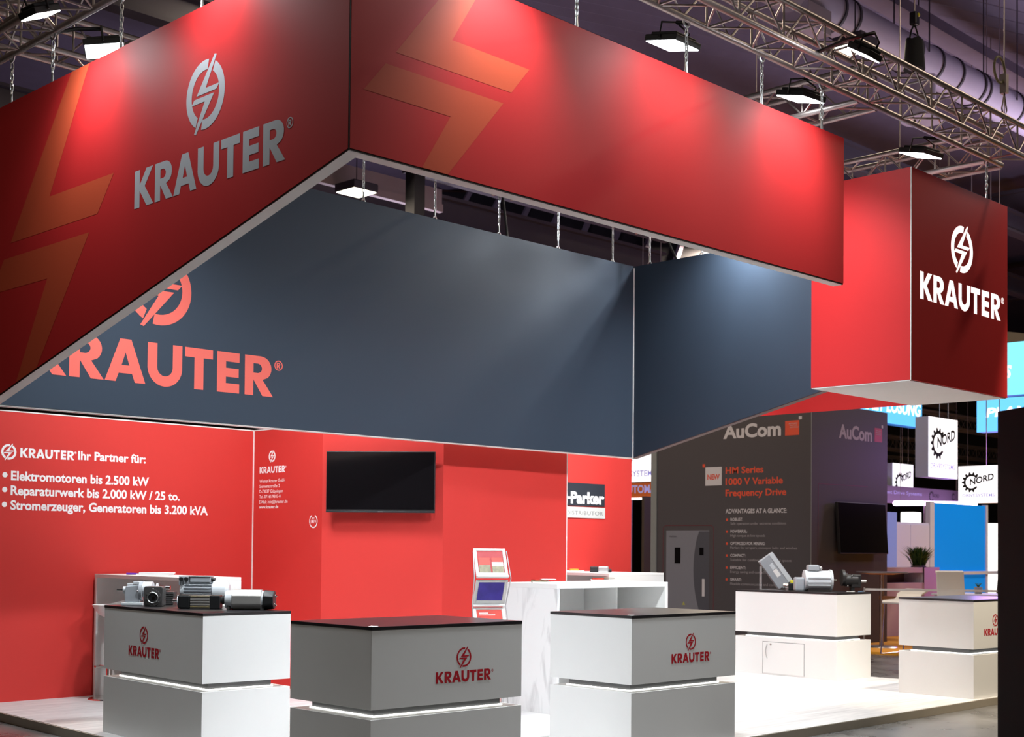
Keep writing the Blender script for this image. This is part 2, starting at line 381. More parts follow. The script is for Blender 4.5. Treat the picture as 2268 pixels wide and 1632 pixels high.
# ================================================================== HANGING BANNERS
def skin(parent, name, poly, plane, c, m, th=.006):
    f = {'x': lambda d: (lambda a, z: (c + d, a, z)), 'y': lambda d: (lambda a, z: (a, c + d, z))}[plane]
    return MB().prism(poly, f(0), f(th)).build(name, m, parent)
XL, YF, YB, XR = 4.470, 5.684, 10.073, 12.160
ZB, ZG = 3.652, 2.583
ban = thing('hanging_banner', 'large red L-shaped hanging banner at the front with a silver logo on its left face', 'banner', (XL, YF, ZB))
T0 = Matrix.Translation((-XL, -YF, -ZB))
def loc(o, m=T0): o.matrix_local = m @ o.matrix_local; return o
zl = lambda y: ZB + (ZG - ZB) * (y - YF) / (YB - YF)
YE = YB - .002
lp = loc(skin(ban, 'left_panel', [(YF + .008, TOP), (YE, TOP), (YE, zl(YE) + .012), (YF + .008, zl(YF + .008) + .012)], 'x', XL, red_fabric))
fp = loc(skin(ban, 'front_panel', [(XL + .008, TOP), (9.474, TOP), (9.474, ZB + .012), (XL + .008, ZB + .012)], 'y', YF, red_fabric))
b = MB(); b.prism([(YF + .01, TOP - .01), (YE, TOP - .01), (YE, zl(YE)), (YF + .01, ZB)], lambda a, z: (XL + .006, a, z), lambda a, z: (XL + .09, a, z))
loc(b.build('left_frame', frame_white, ban))
b = MB(); b.box(XL + .01, 9.470, YF + .006, YF + .09, ZB, TOP - .01)
loc(b.build('front_frame', frame_white, ban))
b = MB(); b.prism([(YF, zl(YF) + .012), (YE, zl(YE) + .012), (YE, zl(YE) + .001), (YF, zl(YF) + .001)], lambda a, z: (XL + .002, a, z), lambda a, z: (XL + .0055, a, z))
b.box(XL, 9.47, YF + .002, YF + .0055, ZB + .001, ZB + .012); b.box(XL + .001, XL + .009, YF + .001, YF + .009, ZB + .01, TOP)
loc(b.build('seam', gasket, ban))
b = MB(); b.prism([(YF + .1, TOP - .02), (YE, TOP - .02), (YE, zl(YE) + .012), (YF + .1, zl(YF + .1) + .012)], lambda a, z: (XL + .0905, a, z), lambda a, z: (XL + .095, a, z))
b.box(XL + .1, 9.46, YF + .0905, YF + .095, ZB + .012, TOP - .02)
loc(b.build('inner_lining', grey_fabric, ban))
def art(parent, name, pts, mw, m): return MB().flat([[pts]]).build(name, m, parent, mw=mw)
MLl = on((0, 0, 0), XB); MLl.translation = Vector((XL - .001, 0, 0)); MLf = on((0, YF, 0), XA, .001)
Tl = MLl; Tf = MLf
art(lp, 'printed_bolt', [(-8.812, TOP - .001), (-8.553, TOP - .001), (-9.109, 4.006), (-8.195, 4.004), (-8.408, 3.766), (-9.716, 3.766)], Tl, orange_print)
def zl2(u): return zl(-u) + .013
art(lp, 'printed_bolt', [(-8.516, 3.657), (-9.262, zl2(-9.262)), (-9.585, zl2(-9.585)), (-9.12, 3.42), (-10.035, 3.42), (-9.82, 3.657)], Tl, orange_print)
art(fp, 'printed_bolt', [(5.250, TOP - .001), (5.452, TOP - .001), (5.212, 4.449), (5.852, 4.443), (5.697, 4.264), (4.79, 4.265)], Tf, orange_print)
art(fp, 'printed_bolt', [(4.719, 4.184), (5.632, 4.183), (5.188, ZB + .013), (4.992, ZB + .013), (5.205, 4.003), (4.567, 4.003)], Tf, orange_print)
mm = on((XL, 7.919, 3.713), XB)
logo(lp, mm, .245, .985, silver_print)
# --- slate grey banner
gb = thing('grey_banner', 'slate grey hanging banner at the back of the ring with coral red logo', 'banner', (XR, YB, ZG))
TG = Matrix.Translation((-XR, -YB, -ZG))
bk = loc(skin(gb, 'back_panel', [(XL + .1, TOP), (XR, TOP), (XR, ZG + .01), (XL + .1, ZG + .01)], 'y', YB, grey_fabric), TG)
zr = lambda y: ZG + (ZB - .04 - ZG) * (YB - y) / (YB - YF)
rp = loc(skin(gb, 'side_panel', [(5.80, TOP), (YB, TOP), (YB, ZG + .01), (5.80, zr(5.80) + .01)], 'x', XR, grey_fabric), TG)
b = MB(); b.box(XL + .1, XR + .09, YB + .006, YB + .09, ZG, TOP - .01); loc(b.build('back_frame', frame_white, gb), TG)
b = MB(); b.prism([(5.80, TOP - .01), (YB + .006, TOP - .01), (YB + .006, ZG), (5.80, zr(5.80))], lambda a, z: (XR + .006, a, z), lambda a, z: (XR + .09, a, z)); loc(b.build('side_frame', beige_dark, gb), TG)
b = MB(); b.box(XR - .010, XR + .001, YB - .010, YB + .001, ZG, TOP - .02); loc(b.build('corner_strip', frame_white, gb), TG)
logo(bk, on((4.78, YB, 2.865), XA), .354, .95, coral_print)
# --- box shaped sign
X3, X4, ZX = 10.568, 12.435, 2.996
sb = thing('sign_box', 'red box-shaped hanging sign with a white logo, right of the long red banner', 'sign', (X3, YF, ZX))
TB = Matrix.Translation((-X3, -YF, -ZX))
bf = loc(skin(sb, 'front_panel', [(X3 + .006, TOP), (X4 - .006, TOP), (X4 - .006, ZX + .004), (X3 + .006, ZX + .004)], 'y', YF, red_fabric), TB)
bl = loc(skin(sb, 'left_panel', [(YF + .006, TOP), (6.669, TOP), (6.669, ZX + .004), (YF + .006, ZX + .004)], 'x', X3, red_fabric), TB)
br_ = loc(skin(sb, 'side_panel', [(YF + .006, TOP), (6.669, TOP), (6.669, ZX + .004), (YF + .006, ZX + .004)], 'x', X4 - .02, red_fabric, .02), TB)
b = MB(); b.box(X3 + .002, X4 - .022, YF + .008, 6.665, ZX - .004, ZX + .004); loc(b.build('bottom_panel', frame_white, sb), TB)
b = MB(); b.box(X3 - .002, X3 + .0065, YF - .002, YF + .0065, ZX, TOP); loc(b.build('corner_strip', frame_white, sb), TB)
ob = thing('side_banner', 'dark red hanging side banner seen as a wedge under the red sign box', 'banner', (14.95, 7.9, 3.30))
TS = Matrix.Translation((-14.95, -7.9, -3.30))
loc(skin(ob, 'panel', [(7.9, TOP), (10.6, TOP), (10.6, 3.30), (7.9, 3.30)], 'x', 14.95, red_fabric, .012), TS)
for y in (8.2, 10.3): loc(MB().cyl((14.956, y, TOP - .01), (14.956, y, 12.02), .006, seg=6).build('suspension_wire', alu_dull, ob), TS)
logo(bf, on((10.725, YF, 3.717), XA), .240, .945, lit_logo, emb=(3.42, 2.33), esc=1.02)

# ================================================================== TRUSSES, CHAINS, FLOODLIGHTS
def truss(label, p0, p1, w=.28, r=.025, group='aluminium trusses over the stand', m=alu_dull, pitch=.27):
    p0, p1 = Vector(p0), Vector(p1); d = p1 - p0; L = d.length; d.normalize(); n = Vector((-d.y, d.x, 0)).normalized()
    t = thing('lighting_truss', label, 'truss', p0, 0, group)
    C = [Vector((0, 0, 0)), n * w, n * w + up * abs(w), up * abs(w)]
    for c in C: MB().cyl(c, c + d * L, r, seg=12).build('chord', m, t, smooth=True)
    nb = max(2, int(L / pitch))
    for f in range(4):
        a, b_ = C[f], C[(f + 1) % 4]; k = MB()
        for i in range(nb):
            s0, s1 = d * (L * i / nb), d * (L * (i + 1) / nb)
            q = (a + s0, b_ + s1) if i % 2 == 0 else (b_ + s0, a + s1)
            k.cyl(q[0], q[1], .009, seg=6, cap=False)
            if i % 2 == 0: k.cyl(a + s0, b_ + s0, .009, seg=6, cap=False)
        k.build('lacing', m, t, smooth=True)
    return t
truss('long truss above the front red banner, running from the front corner to the right', (4.40, 5.75, 5.25), (12.45, 5.75, 5.25), w=-.28)
truss('truss above the left red banner, running back from the front corner', (4.54, 5.85, 5.25), (4.54, 10.6, 5.25), w=.28)
truss('truss above the slate grey back banner', (4.60, 10.13, 5.47), (12.3, 10.13, 5.47), w=.28)
truss('truss above the slate side panel behind the red sign box', (12.22, 5.78, 5.25), (12.22, 10.1, 5.25), w=-.28)
truss('short cross truss joining the front truss behind the right end of the red banner', (10.14, 5.78, 5.25), (10.14, 10.1, 5.25), w=.28)

def chain_proto(length):
    t = thing('hanging_chain', 'x', 'chain', (0, 0, 0), 0, 'steel chains carrying the banners')
    e_ = MB().tube([(.024 * math.cos(a), 0, .024 + .024 * math.sin(a)) for a in [2 * PI * k / 14 for k in range(14)]], .007, 6, True); e_.build('eye_bolt', steel, t, smooth=True)
    MB().cyl((0, 0, .045), (0, 0, .12), .012, .008, 10).build('turnbuckle', steel, t, smooth=True)
    z = .115; i = 0; k = MB()
    while z < length - .03:
        h = .020; ww = .011; L = .036
        pts = []
        for a in range(12):
            an = 2 * PI * a / 12; x = ww * math.cos(an); zz = h * math.sin(an) + (L / 4 if math.sin(an) > 0 else -L / 4)
            pts.append((x, 0, z + .02 + zz) if i % 2 == 0 else (0, x, z + .02 + zz))
        k.tube(pts, .0045, 6, True); z += .040; i += 1
    k.build('links', steel, t, smooth=True)
    c = MB().tube([(.034 * math.cos(a), 0, length + .02 + .034 * math.sin(a)) for a in [2 * PI * q / 14 for q in range(14)]], .008, 6, True); c.build('truss_clamp', steel, t, smooth=True)
    return t
CH = chain_proto(.385); CL = chain_proto(.605)
ORD = ['first', 'second', 'third', 'fourth', 'fifth', 'sixth', 'seventh']
spots = []
for i, x in enumerate((5.15, 6.354, 7.503, 8.426, 9.258)): spots.append(((x, YF + .07, TOP - .01), 0, '%s steel chain from the front corner along the top of the front red banner' % ORD[i]))
for i, y in enumerate((6.2, 7.261, 8.255, 9.238, 9.90)): spots.append(((XL + .07, y, TOP - .01), PI / 2, '%s steel chain from the front corner along the top of the left red banner' % ORD[i]))
for i, x in enumerate((8.153, 9.077, 9.989, 10.912, 11.842)): spots.append(((x, YB + .057, TOP - .01), 0, '%s steel chain from the left in the gap above the slate back panel' % ORD[i]))
for i, y in enumerate((9.887, 9.137)): spots.append(((XR + .06, y, TOP - .01), PI / 2, '%s steel chain to the right of the slate banner corner' % ORD[i]))
spots.append(((12.2, YF + .10, TOP - .01), 0, 'steel chain on the right part of the red sign box'))
for i, (p, rz, lb) in enumerate(spots):
    c = CL if 'gap above' in lb else CH
    if c.get('label') == 'x': c.location = p; c.rotation_euler = (0, 0, rz); c['label'] = lb
    else: dup(c, p, rz, lb)

def flood(label, loc_, aim, energy, anchor, color=COOL, es=lens_m, size=.30, spot=2.3, group='floodlights on the stand trusses'):
    """LED flood: lens at loc_, facing aim; arm back to the truss at anchor"""
    t = thing('floodlight', label, 'floodlight', loc_, 0, group)
    q = (Vector(aim) - Vector(loc_)).to_track_quat('-Z', 'Y').to_matrix().to_4x4()
    s = size / 2
    o = MB().box(-s, s, -s, s, .004, .05).box(-s * .8, s * .8, -s * .8, s * .8, .05, .075).build('housing', black, t, bevel=.006, mw=q)
    MB().box(-s * .93, s * .93, -s * .93, s * .93, -.002, .004).build('lens', es, t, mw=q)
    MB().tube([(-s - .012, 0, .02), (-s - .012, 0, .13), (0, 0, .17), (s + .012, 0, .13), (s + .012, 0, .02)], .008, 6).build('yoke', black, t, mw=q)
    a = Vector(anchor) - Vector(loc_); top = q @ Vector((0, 0, .17))
    MB().tube([top, (top + a) / 2 + up * .02, a], .014, 8).build('arm', black, t)
    l = light('flood_lamp', 'SPOT', Vector(loc_) + (Vector(aim) - Vector(loc_)).normalized() * .03, energy, color, aim, size=size, spot=spot, blend=1.0)
    return t
# floodlights inside the ring
flood('floodlight inside the ring, hanging above the middle of the front red banner', (7.86, 6.16, 5.26), (7.86, 7.4, 0), P_IN, (7.86, 5.76, 5.27))
flood('floodlight inside the ring near the right end of the front red banner', (9.58, 6.16, 5.28), (9.75, 7.6, 0), P_IN * .5, (9.58, 5.76, 5.27))
flood('floodlight inside the ring above the left corner of the red sign box', (11.70, 6.20, 5.27), (11.9, 7.6, 0), P_IN * .9, (11.66, 5.76, 5.27))
flood('floodlight inside the ring peeking over the upper edge of the left red banner', (5.02, 9.37, 5.27), (5.8, 8.9, 0), P_IN * .75, (4.56, 9.37, 5.27), spot=2.0)
flood('floodlight inside the ring hidden behind the front corner of the red banner', (5.75, 6.35, 5.26), (6.2, 7.4, 0), P_IN * .75, (5.75, 5.76, 5.27))
flood('floodlight at the right truss, hidden above the slate side panel', (11.80, 8.35, 5.42), (12.11, 8.4, 3.9), P_IN * .6, (12.22, 8.35, 5.27), spot=2.2)
flood('floodlight outside the right truss, throwing light over the slate side panel', (12.66, 7.9, 5.44), (10.8, 10.0, 3.9), P_IN * .75, (12.50, 7.9, 5.27), spot=1.5, size=.16)
flood('added floodlight outside the right truss, lighting the counters at the right end', (13.12, 7.3, 5.30), (14.2, 8.2, 0), P_IN * .95, (12.50, 7.3, 5.27), spot=1.02)  # added lamp, brightens the right-hand counters
# floodlights aimed at the outside of the banner
flood('small floodlight outside the left truss, high at the upper left of the photo', (4.05, 8.42, 5.00), (4.44, 8.45, 4.15), P_OUT * .6, (4.26, 8.55, 5.27), size=.2, spot=2.3)
flood('floodlight on the left truss over the front half of the left red banner', (4.20, 6.95, 5.18), (4.46, 7.0, 4.2), P_OUT * .6, (4.26, 6.95, 5.27), size=.2, spot=2.3)
flood('floodlight over the bolt print near the corner of the front red banner', (5.62, 5.22, 5.18), (5.6, 5.684, 4.3), P_OUT, (5.62, 5.47, 5.27), size=.2, spot=1.6)
flood('small floodlight on the front truss beside the yellowish hall lamp', (8.73, 5.08, 5.15), (8.7, 5.684, 4.2), P_OUT * 1.15, (8.73, 5.47, 5.27), size=.2, spot=1.85)
flood('added hidden floodlight under the back truss, grazing the red wall right of the television', (10.3, 10.27, 4.45), (10.3, 10.30, 0), P_BACK * .14, (10.3, 10.41, 5.47), size=.2)  # added out of sight to light the wall top below the banner
flood('floodlight on the front truss over the middle of the front red banner', (7.2, 4.98, 5.22), (7.2, 5.684, 4.1), P_OUT * .85, (7.2, 5.47, 5.25), size=.2, spot=1.9)
flood('added floodlight beyond the front truss, lighting the front of the rightmost counter', (12.95, 5.05, 5.25), (13.9, 6.3, .4), P_IN * 1.5, (12.43, 5.47, 5.25), color=(1, .86, .66), spot=1.1, size=.16)  # added out of view to warm and brighten this counter front
# floodlights behind the slate banner, washing the red walls
flood('floodlight behind the slate banner, washing the left red wall', (6.6, 10.6, 5.12), (7.4, 12.3, 1.3), P_BACK, (6.6, 10.41, 5.47))
flood('floodlight behind the slate banner, washing the wall with the television', (7.6, 10.45, 4.60), (9.2, 10.7, 1.3), P_BACK * .42, (7.6, 10.41, 5.47))
flood('floodlight at the right end of the back truss, washing the wall with the distributor sign', (12.85, 9.9, 4.52), (13.3, 12.2, 1.2), P_BACK * 1.7, (12.50, 9.9, 5.27))

# ================================================================== DISPLAY COUNTERS
def counter(label, x, y, wa, wb, rz, art_=None, door=False):
    """(x, y) = corner nearest the camera; wa along +x, wb along +y; art_ = (face, offset along the face, height of the word, cap height)"""
    t = thing('display_counter', label, 'counter', (x, y, 0), rz, 'white display counters with a lit joint')
    ZD, ZU, ZT, TH, IN = .4554, .5143, 1.031, .021, .105
    box('base', 0, wa, 0, wb, 0, ZD, laminate, t, .002)
    box('recess', IN, wa - IN, IN, wb - IN, ZD, ZU, recess_grey, t)
    k = MB(); r = IN - .012
    k.box(r, wa - r, r, r + .012, ZD, ZD + .008); k.box(r, wa - r, wb - r - .012, wb - r, ZD, ZD + .008)
    k.box(r, r + .012, r + .012, wb - r - .012, ZD, ZD + .008); k.box(wa - r - .012, wa - r, r + .012, wb - r - .012, ZD, ZD + .008)
    k.build('light_strip', led, t)
    ub = box('upper_box', 0, wa, 0, wb, ZU, ZT - TH, laminate, t, .002)
    box('worktop', -.002, wa + .002, -.002, wb + .002, ZT - TH, ZT, black_top, t, .002)
    if art_:
        f, o, z, h, esc, eo = art_
        m_ = on((o, 0, z), XA) if f == 'A' else on((0, wb - o, z), XB)
        logo(ub, m_, h, .95, red_vinyl, emb=eo, esc=esc, thin=True)
    if door:
        d = MB().box(-.004, 0, .46, 1.06, .02, .40).build('door', laminate, t, bevel=.002)
        pts = [(-.004 - .03 * math.sin(PI * k / 10), 1.0 - .004, .20 + .17 * k / 10) for k in range(11)]
        MB().tube(pts, .006, 8).build('handle', steel, d, smooth=True)
        MB().cyl((-.004, .94, .375), (-.012, .94, .375), .011, seg=14).build('lock', alu_dull, d)
        k = MB()
        for q in ((.454, .46, .014, .406), (1.06, 1.066, .014, .406)): k.box(-.0008, 0, q[0], q[1], q[2], q[3])
        k.box(-.0008, 0, .454, 1.066, .40, .406); k.build('door_gap', recess_grey, t)
    return t
c1 = counter('white display counter at the left carrying grey motors, red logo on its shaded left side', 5.4286, 8.5419, .7524, 1.6107, -.0566, ('B', .44, .653, .078, 1.0, (3.42, 2.2)))
c2 = counter('empty display counter at the front corner of the stand, both visible sides in shade', 5.3496, 6.5157, 1.2937, .8782, -.0325, ('A', .525, .647, .074, 1.0, (3.42, 2.2)))
c3 = counter('empty display counter right of the corner counter, bright left side and shaded logo side', 7.7983, 6.4567, 1.289, .8433, -.0157, ('A', .47, .65, .073, 1.0, (3.42, 2.2)))
c4 = counter('white counter with a cupboard door carrying machine parts, in front of the dark tower', 14.0187, 8.4821, .7302, 1.4818, -.0337, door=True)
c5 = counter('display counter at the right end of the platform, partly hidden by the black panel', 13.3831, 6.4822, 1.30, .8791, -.0487, ('A', .22, .65, .073, 1.0, (3.42, 2.2)))
def card(label, x, y, z, rz=.6):
    o = MB().box(-.035, .035, -.025, .025, 0, .001).build('paper_card', paper_white); o.location = (x, y, z); o.rotation_euler = (0, 0, rz); tag(o, label, 'card')
card('small white card on the front corner of the shaded corner counter', 5.40, 6.56, 1.0312)
card('small white card on the front corner of the counter right of the corner counter', 7.85, 6.51, 1.0312)

# ================================================================== MACHINES ON THE COUNTERS
RZ = math.atan2(rt.y, rt.x)       # local x runs to the right, local y away from the viewer
ZC = 1.0313
def machine(name, label, cat, x, y, rz=RZ, group=None): return thing(name, label, cat, (x, y, ZC), rz, group)
def xcyl(x0, x1, z, r, y=0, r1=None, seg=24): return MB().cyl((x0, y, z), (x1, y, z), r, r1, seg)
# 1 helical gear unit
t = machine('helical_gearbox', 'light grey gearbox with a shaft pointing left, leftmost machine on the left counter', 'gearbox', 5.715, 10.02)
MB().box(-.09, .085, -.07, .07, 0, .022).build('foot_plate', cast_light, t, bevel=.004)
MB().prism([(-.065, .022), (.06, .022), (.06, .17), (-.06, .155), (-.07, .09)], lambda x, z: (x, -.055, z), lambda x, z: (x, .055, z)).build('housing', cast_grey, t, bevel=.008)
MB().box(-.05, .0, -.045, .045, .155, .178).box(.0, .05, -.05, .05, .168, .195).build('cover', cast_light, t, bevel=.004)
xcyl(.05, .075, .115, .082).build('flange', cast_grey, t, smooth=True)
xcyl(.075, .15, .13, .062).build('motor_stub', cast_light, t, smooth=True)
xcyl(-.09, -.068, .122, .03).build('bearing_cap', cast_light, t, smooth=True)
xcyl(-.145, -.09, .122, .0095).build('shaft', chrome, t, smooth=True)
for a in range(6): MB().cyl((.042, .074 * math.cos(a * PI / 3), .115 + .074 * math.sin(a * PI / 3)), (.052, .074 * math.cos(a * PI / 3), .115 + .074 * math.sin(a * PI / 3)), .008, seg=6).build('bolt', alu_dull, t)
# 2 worm gear unit
t = machine('worm_gearbox', 'square raw metal gearbox with a round hollow bore, at the front of the left counter', 'gearbox', 5.71, 9.70)
MB().prism([(-.075, .0), (.07, .0), (.078, .012), (.078, .148), (.066, .162), (-.066, .162), (-.075, .148)], lambda x, z: (x, -.045, z), lambda x, z: (x, .06, z)).build('housing', cast_dark, t, bevel=.006)
MB().cyl((0, -.056, .072), (0, -.04, .072), .066, seg=28).build('flange', cast_dark, t, smooth=True)
for a in range(8):
    an = a * PI / 4 + .2; MB().cyl((.054 * math.cos(an), -.060, .072 + .054 * math.sin(an)), (.054 * math.cos(an), -.050, .072 + .054 * math.sin(an)), .006, seg=8).build('bolt', steel, t)
MB().tube([(.042 * math.cos(2 * PI * a / 24), -.058, .072 + .042 * math.sin(2 * PI * a / 24)) for a in range(24)], .006, 8, True).build('bearing_ring', steel, t, smooth=True)
MB().cyl((0, -.0585, .072), (0, -.05, .072), .037, seg=24).build('bore', black, t)
MB().cyl((.008, -.060, .070), (.008, -.052, .070), .014, seg=16).build('hollow_shaft', chrome, t, smooth=True)
MB().ball((0, -.044, .14), .009, 10).build('oil_plug', steel, t, smooth=True)
# 3 gear unit with output disc
t = machine('flange_gearbox', 'dark ribbed gearbox with a round pale output disc, behind the square gearbox', 'gearbox', 5.955, 9.925)
k = MB().box(-.045, .07, -.06, .06, 0, .11)
for i in range(6): k.box(-.05, .075, -.066, -.058, .012 + i * .016, .019 + i * .016)
k.build('housing', cast_dark, t)
xcyl(-.07, -.045, .085, .07).build('output_flange', cast_light, t, smooth=True)
xcyl(-.082, -.070, .14, .036).build('output_disc', cast_light, t, smooth=True)
xcyl(-.060, .03, .14, .02).build('shaft', chrome, t, smooth=True)
# 4 electric motor with terminal box
t = machine('electric_motor', 'grey electric motor with a terminal box on top, at the back of the left counter', 'motor', 6.19, 9.83)
k = xcyl(-.10, .14, .115, .074)
for i in range(20):
    an = 2 * PI * i / 20; c_, s_ = math.cos(an), math.sin(an)
    m_ = Matrix.Translation((0, 0, .115)) @ Matrix.Rotation(an, 4, 'X'); k.box(-.095, .13, -.003, .003, .07, .086, m_)
k.build('finned_housing', cast_grey, t)
xcyl(-.135, -.10, .115, .062, r1=.082).build('end_shield', cast_light, t, smooth=True)
xcyl(.14, .245, .115, .088, r1=.084).build('fan_cover', cast_light, t, smooth=True)
xcyl(.245, .27, .115, .084, r1=.055).build('fan_grille', cast_light, t, smooth=True)
MB().box(-.05, .12, -.065, .065, .185, .232).build('terminal_box', cast_grey, t, bevel=.006)
MB().box(-.056, .126, -.07, .07, .232, .240).build('terminal_lid', cast_light, t, bevel=.003)
MB().box(-.145, -.055, -.06, .06, .160, .236).build('gland_block', cast_grey, t, bevel=.004)
for x in (-.12, -.078): MB().cyl((x, -.085, .212), (x, -.055, .212), .017, seg=14).build('cable_gland', black, t, smooth=True)
MB().cyl((.12, -.02, .212), (.152, -.02, .205), .018, seg=14).build('cable_gland', black, t, smooth=True)
MB().box(-.08, .12, -.075, .075, 0, .016).box(-.06, .10, -.05, .05, .016, .06).build('foot_plate', cast_dark, t)
# 5 servo motor
t = machine('servo_motor', 'slim black and silver servo motor with gold lines, front of the left counter', 'motor', 5.80, 9.17)
MB().box(-.165, -.065, -.052, .052, .0, .108).build('end_cap', black, t, bevel=.014)
xcyl(-.172, -.160, .056, .048).build('front_flange', cast_light, t, smooth=True)
k = MB().box(-.065, .085, -.050, .050, .003, .106)
for z in (.03, .05, .07): k.box(-.065, .085, -.054, -.050, z, z + .009)
k.build('ribbed_body', motor_tan, t)
gold = mat('gold_line', (.65, .52, .18), .3, metal=.8, noise=.04)
for z in (.014, .094): MB().box(-.065, .085, -.055, -.0505, z, z + .004).build('gold_line', gold, t)
MB().box(.085, .165, -.052, .052, .0, .106).build('rear_housing', black, t, bevel=.006)
MB().cyl((.165, .0, .06), (.215, .0, .085), .03, seg=14).build('connector', black, t, smooth=True)
xcyl(-.215, -.172, .060, .010).build('shaft', chrome, t, smooth=True)
# 6 large motor
t = machine('large_servo_motor', 'large tan-grey motor with a black octagonal end cap, rightmost on the left counter', 'motor', 6.00, 8.80)
oc = lambda r: [(r * math.cos(PI / 8 + k * PI / 4), r * math.sin(PI / 8 + k * PI / 4)) for k in range(8)]
MB().prism(oc(.084), lambda a, z: (-.12, a, z + .0785), lambda a, z: (.105, a, z + .0785)).build('body', motor_tan, t, bevel=.004)
xcyl(-.175, -.12, .078, .068, r1=.074).build('front_flange', cast_light, t, smooth=True)
MB().prism(oc(.083), lambda a, z: (.12, a, z + .0775), lambda a, z: (.20, a, z * .9 + .0775)).build('end_cap', black, t, bevel=.006)
xcyl(.105, .12, .078, .07).build('joint_ring', cast_light, t, smooth=True)
MB().box(-.16, -.13, -.055, .055, .0, .05).box(.10, .125, -.06, .06, .0, .05).build('foot', cast_dark, t)
for a in range(4): MB().ball((.205, .05 * math.cos(a * PI / 2 + .6), .0775 + .05 * math.sin(a * PI / 2 + .6)), .007, 8).build('bolt', chrome, t, smooth=True)
# --- on the far right counter
rz4 = RZ
t = machine('inverter_unit', 'tilted grey inverter box leaning on a clear stand on the counter by the dark tower', 'inverter', 14.47, 9.66, rz4)
tl = Matrix.Translation((.012, 0, .239)) @ Matrix.Rotation(math.radians(54), 4, 'Y')
b_ = MB().box(-.215, .215, -.055, .055, -.105, .105).build('case', cast_grey, t, bevel=.006, mw=tl)
MB().box(-.21, .21, -.060, -.055, .045, .10).build('cover_strip', cast_light, b_)
MB().box(-.02, .08, -.058, -.0545, -.035, .02).build('display_window', paper_white, b_)
MB().box(-.11, -.03, -.058, -.0545, -.03, .02).build('keypad', cast_light, b_)
t2 = thing('acrylic_stand', 'clear acrylic stand holding up the tilted grey inverter', 'stand', (14.47, 9.66, ZC), rz4)
MB().box(-.175, -.167, -.06, .06, 0, .296).build('upright', acrylic, t2); MB().box(-.167, .04, -.06, .06, 0, .006).build('base', acrylic, t2)
t = machine('brake_unit', 'small black part with a yellow cap between the inverter and the white motor', 'machine part', 14.46, 9.38, rz4)
MB().box(-.06, .09, -.04, .04, .0, .09).build('body', black, t, bevel=.01); MB().box(-.03, .05, -.03, .03, .09, .125).build('yellow_cap', yellow, t, bevel=.004)
xcyl(-.12, -.06, .05, .03).build('silver_end', chrome, t, smooth=True)
MB().box(-.09, -.06, -.035, .035, 0, .03).build('foot', alu_dull, t)
t = machine('gear_motor', 'white finned gear motor with a small terminal box on the counter by the dark tower', 'motor', 14.36, 8.98, rz4)
k = xcyl(-.13, .16, .135, .118)
for z in (.07, .11, .16): k.box(-.12, .15, -.125, -.10, z, z + .012)
k.build('finned_housing', cast_light, t, smooth=True)
xcyl(.16, .185, .135, .13).build('end_shield', cast_light, t, smooth=True); xcyl(-.15, -.13, .135, .125).build('front_shield', cast_light, t, smooth=True)
MB().box(-.27, -.15, -.06, .06, 0, .17).build('gear_head', cast_grey, t, bevel=.02)
MB().box(-.11, .03, -.06, .06, .25, .315).build('terminal_box', cast_grey, t, bevel=.008); MB().box(-.095, .015, -.05, .05, .315, .325).build('terminal_lid', cast_light, t)
for y in (-.03, .01): MB().ball((.05, y, .285), .02, 10).build('cable_gland', steel, t, smooth=True)
xcyl(.185, .245, .14, .010).build('shaft', chrome, t, smooth=True)
MB().box(-.12, .15, -.09, .09, 0, .03).build('foot_plate', cast_dark, t)
t = machine('black_gearbox', 'black gearbox with a grey shaft, rightmost on the counter by the dark tower', 'gearbox', 14.62, 8.64, rz4)
xcyl(-.13, -.095, .17, .10).build('flange', black, t, smooth=True); xcyl(-.095, .06, .14, .075).build('housing', black, t, smooth=True)
MB().box(-.02, .10, -.06, .06, .05, .21).build('gear_head', black, t, bevel=.01); xcyl(.10, .17, .13, .017).build('shaft', alu, t, smooth=True)
MB().box(-.02, .02, -.05, .05, 0, .07).build('foot', black, t)
for z, x in ((.24, -.08), (.22, -.02), (.09, -.07)): MB().ball((x, -.075, z - .02), .012, 8).build('bolt', chrome, t, smooth=True)
for i, (x, y, a, ln, mt, lb) in enumerate(((14.52, 8.60, -.3, .13, paper_white, 'white pen lying at the foot of the black gearbox'), (14.68, 8.55, .1, .15, mat('pen_blue', (.25, .4, .6), .3, noise=.02), 'pale blue pen lying right of the black gearbox'))):
    o = MB().cyl((-ln / 2, 0, .006), (ln / 2, 0, .006), .006, seg=8).build('pen', mt); o.location = (x, y, ZC); o.rotation_euler = (0, 0, a); tag(o, lb, 'pen')

# ================================================================== DESKS, STOOL, TELEVISION, LEAFLET STAND
# left desk by the red wall: open toward -x
t = thing('high_desk', 'white open-sided high desk against the left red wall behind the motors', 'desk', (6.73, 10.83, 0))
box('top', 0, .565, 0, 1.76, 1.19, 1.226, laminate, t, .002); box('side_panel', 0, .565, 1.72, 1.755, 0, 1.19, laminate, t); box('side_panel', 0, .565, 0, .035, 0, 1.19, laminate, t)
box('back_panel', .53, .565, .035, 1.72, 0, 1.19, laminate, t); box('shelf', .12, .53, .035, 1.72, .62, .65, laminate, t)
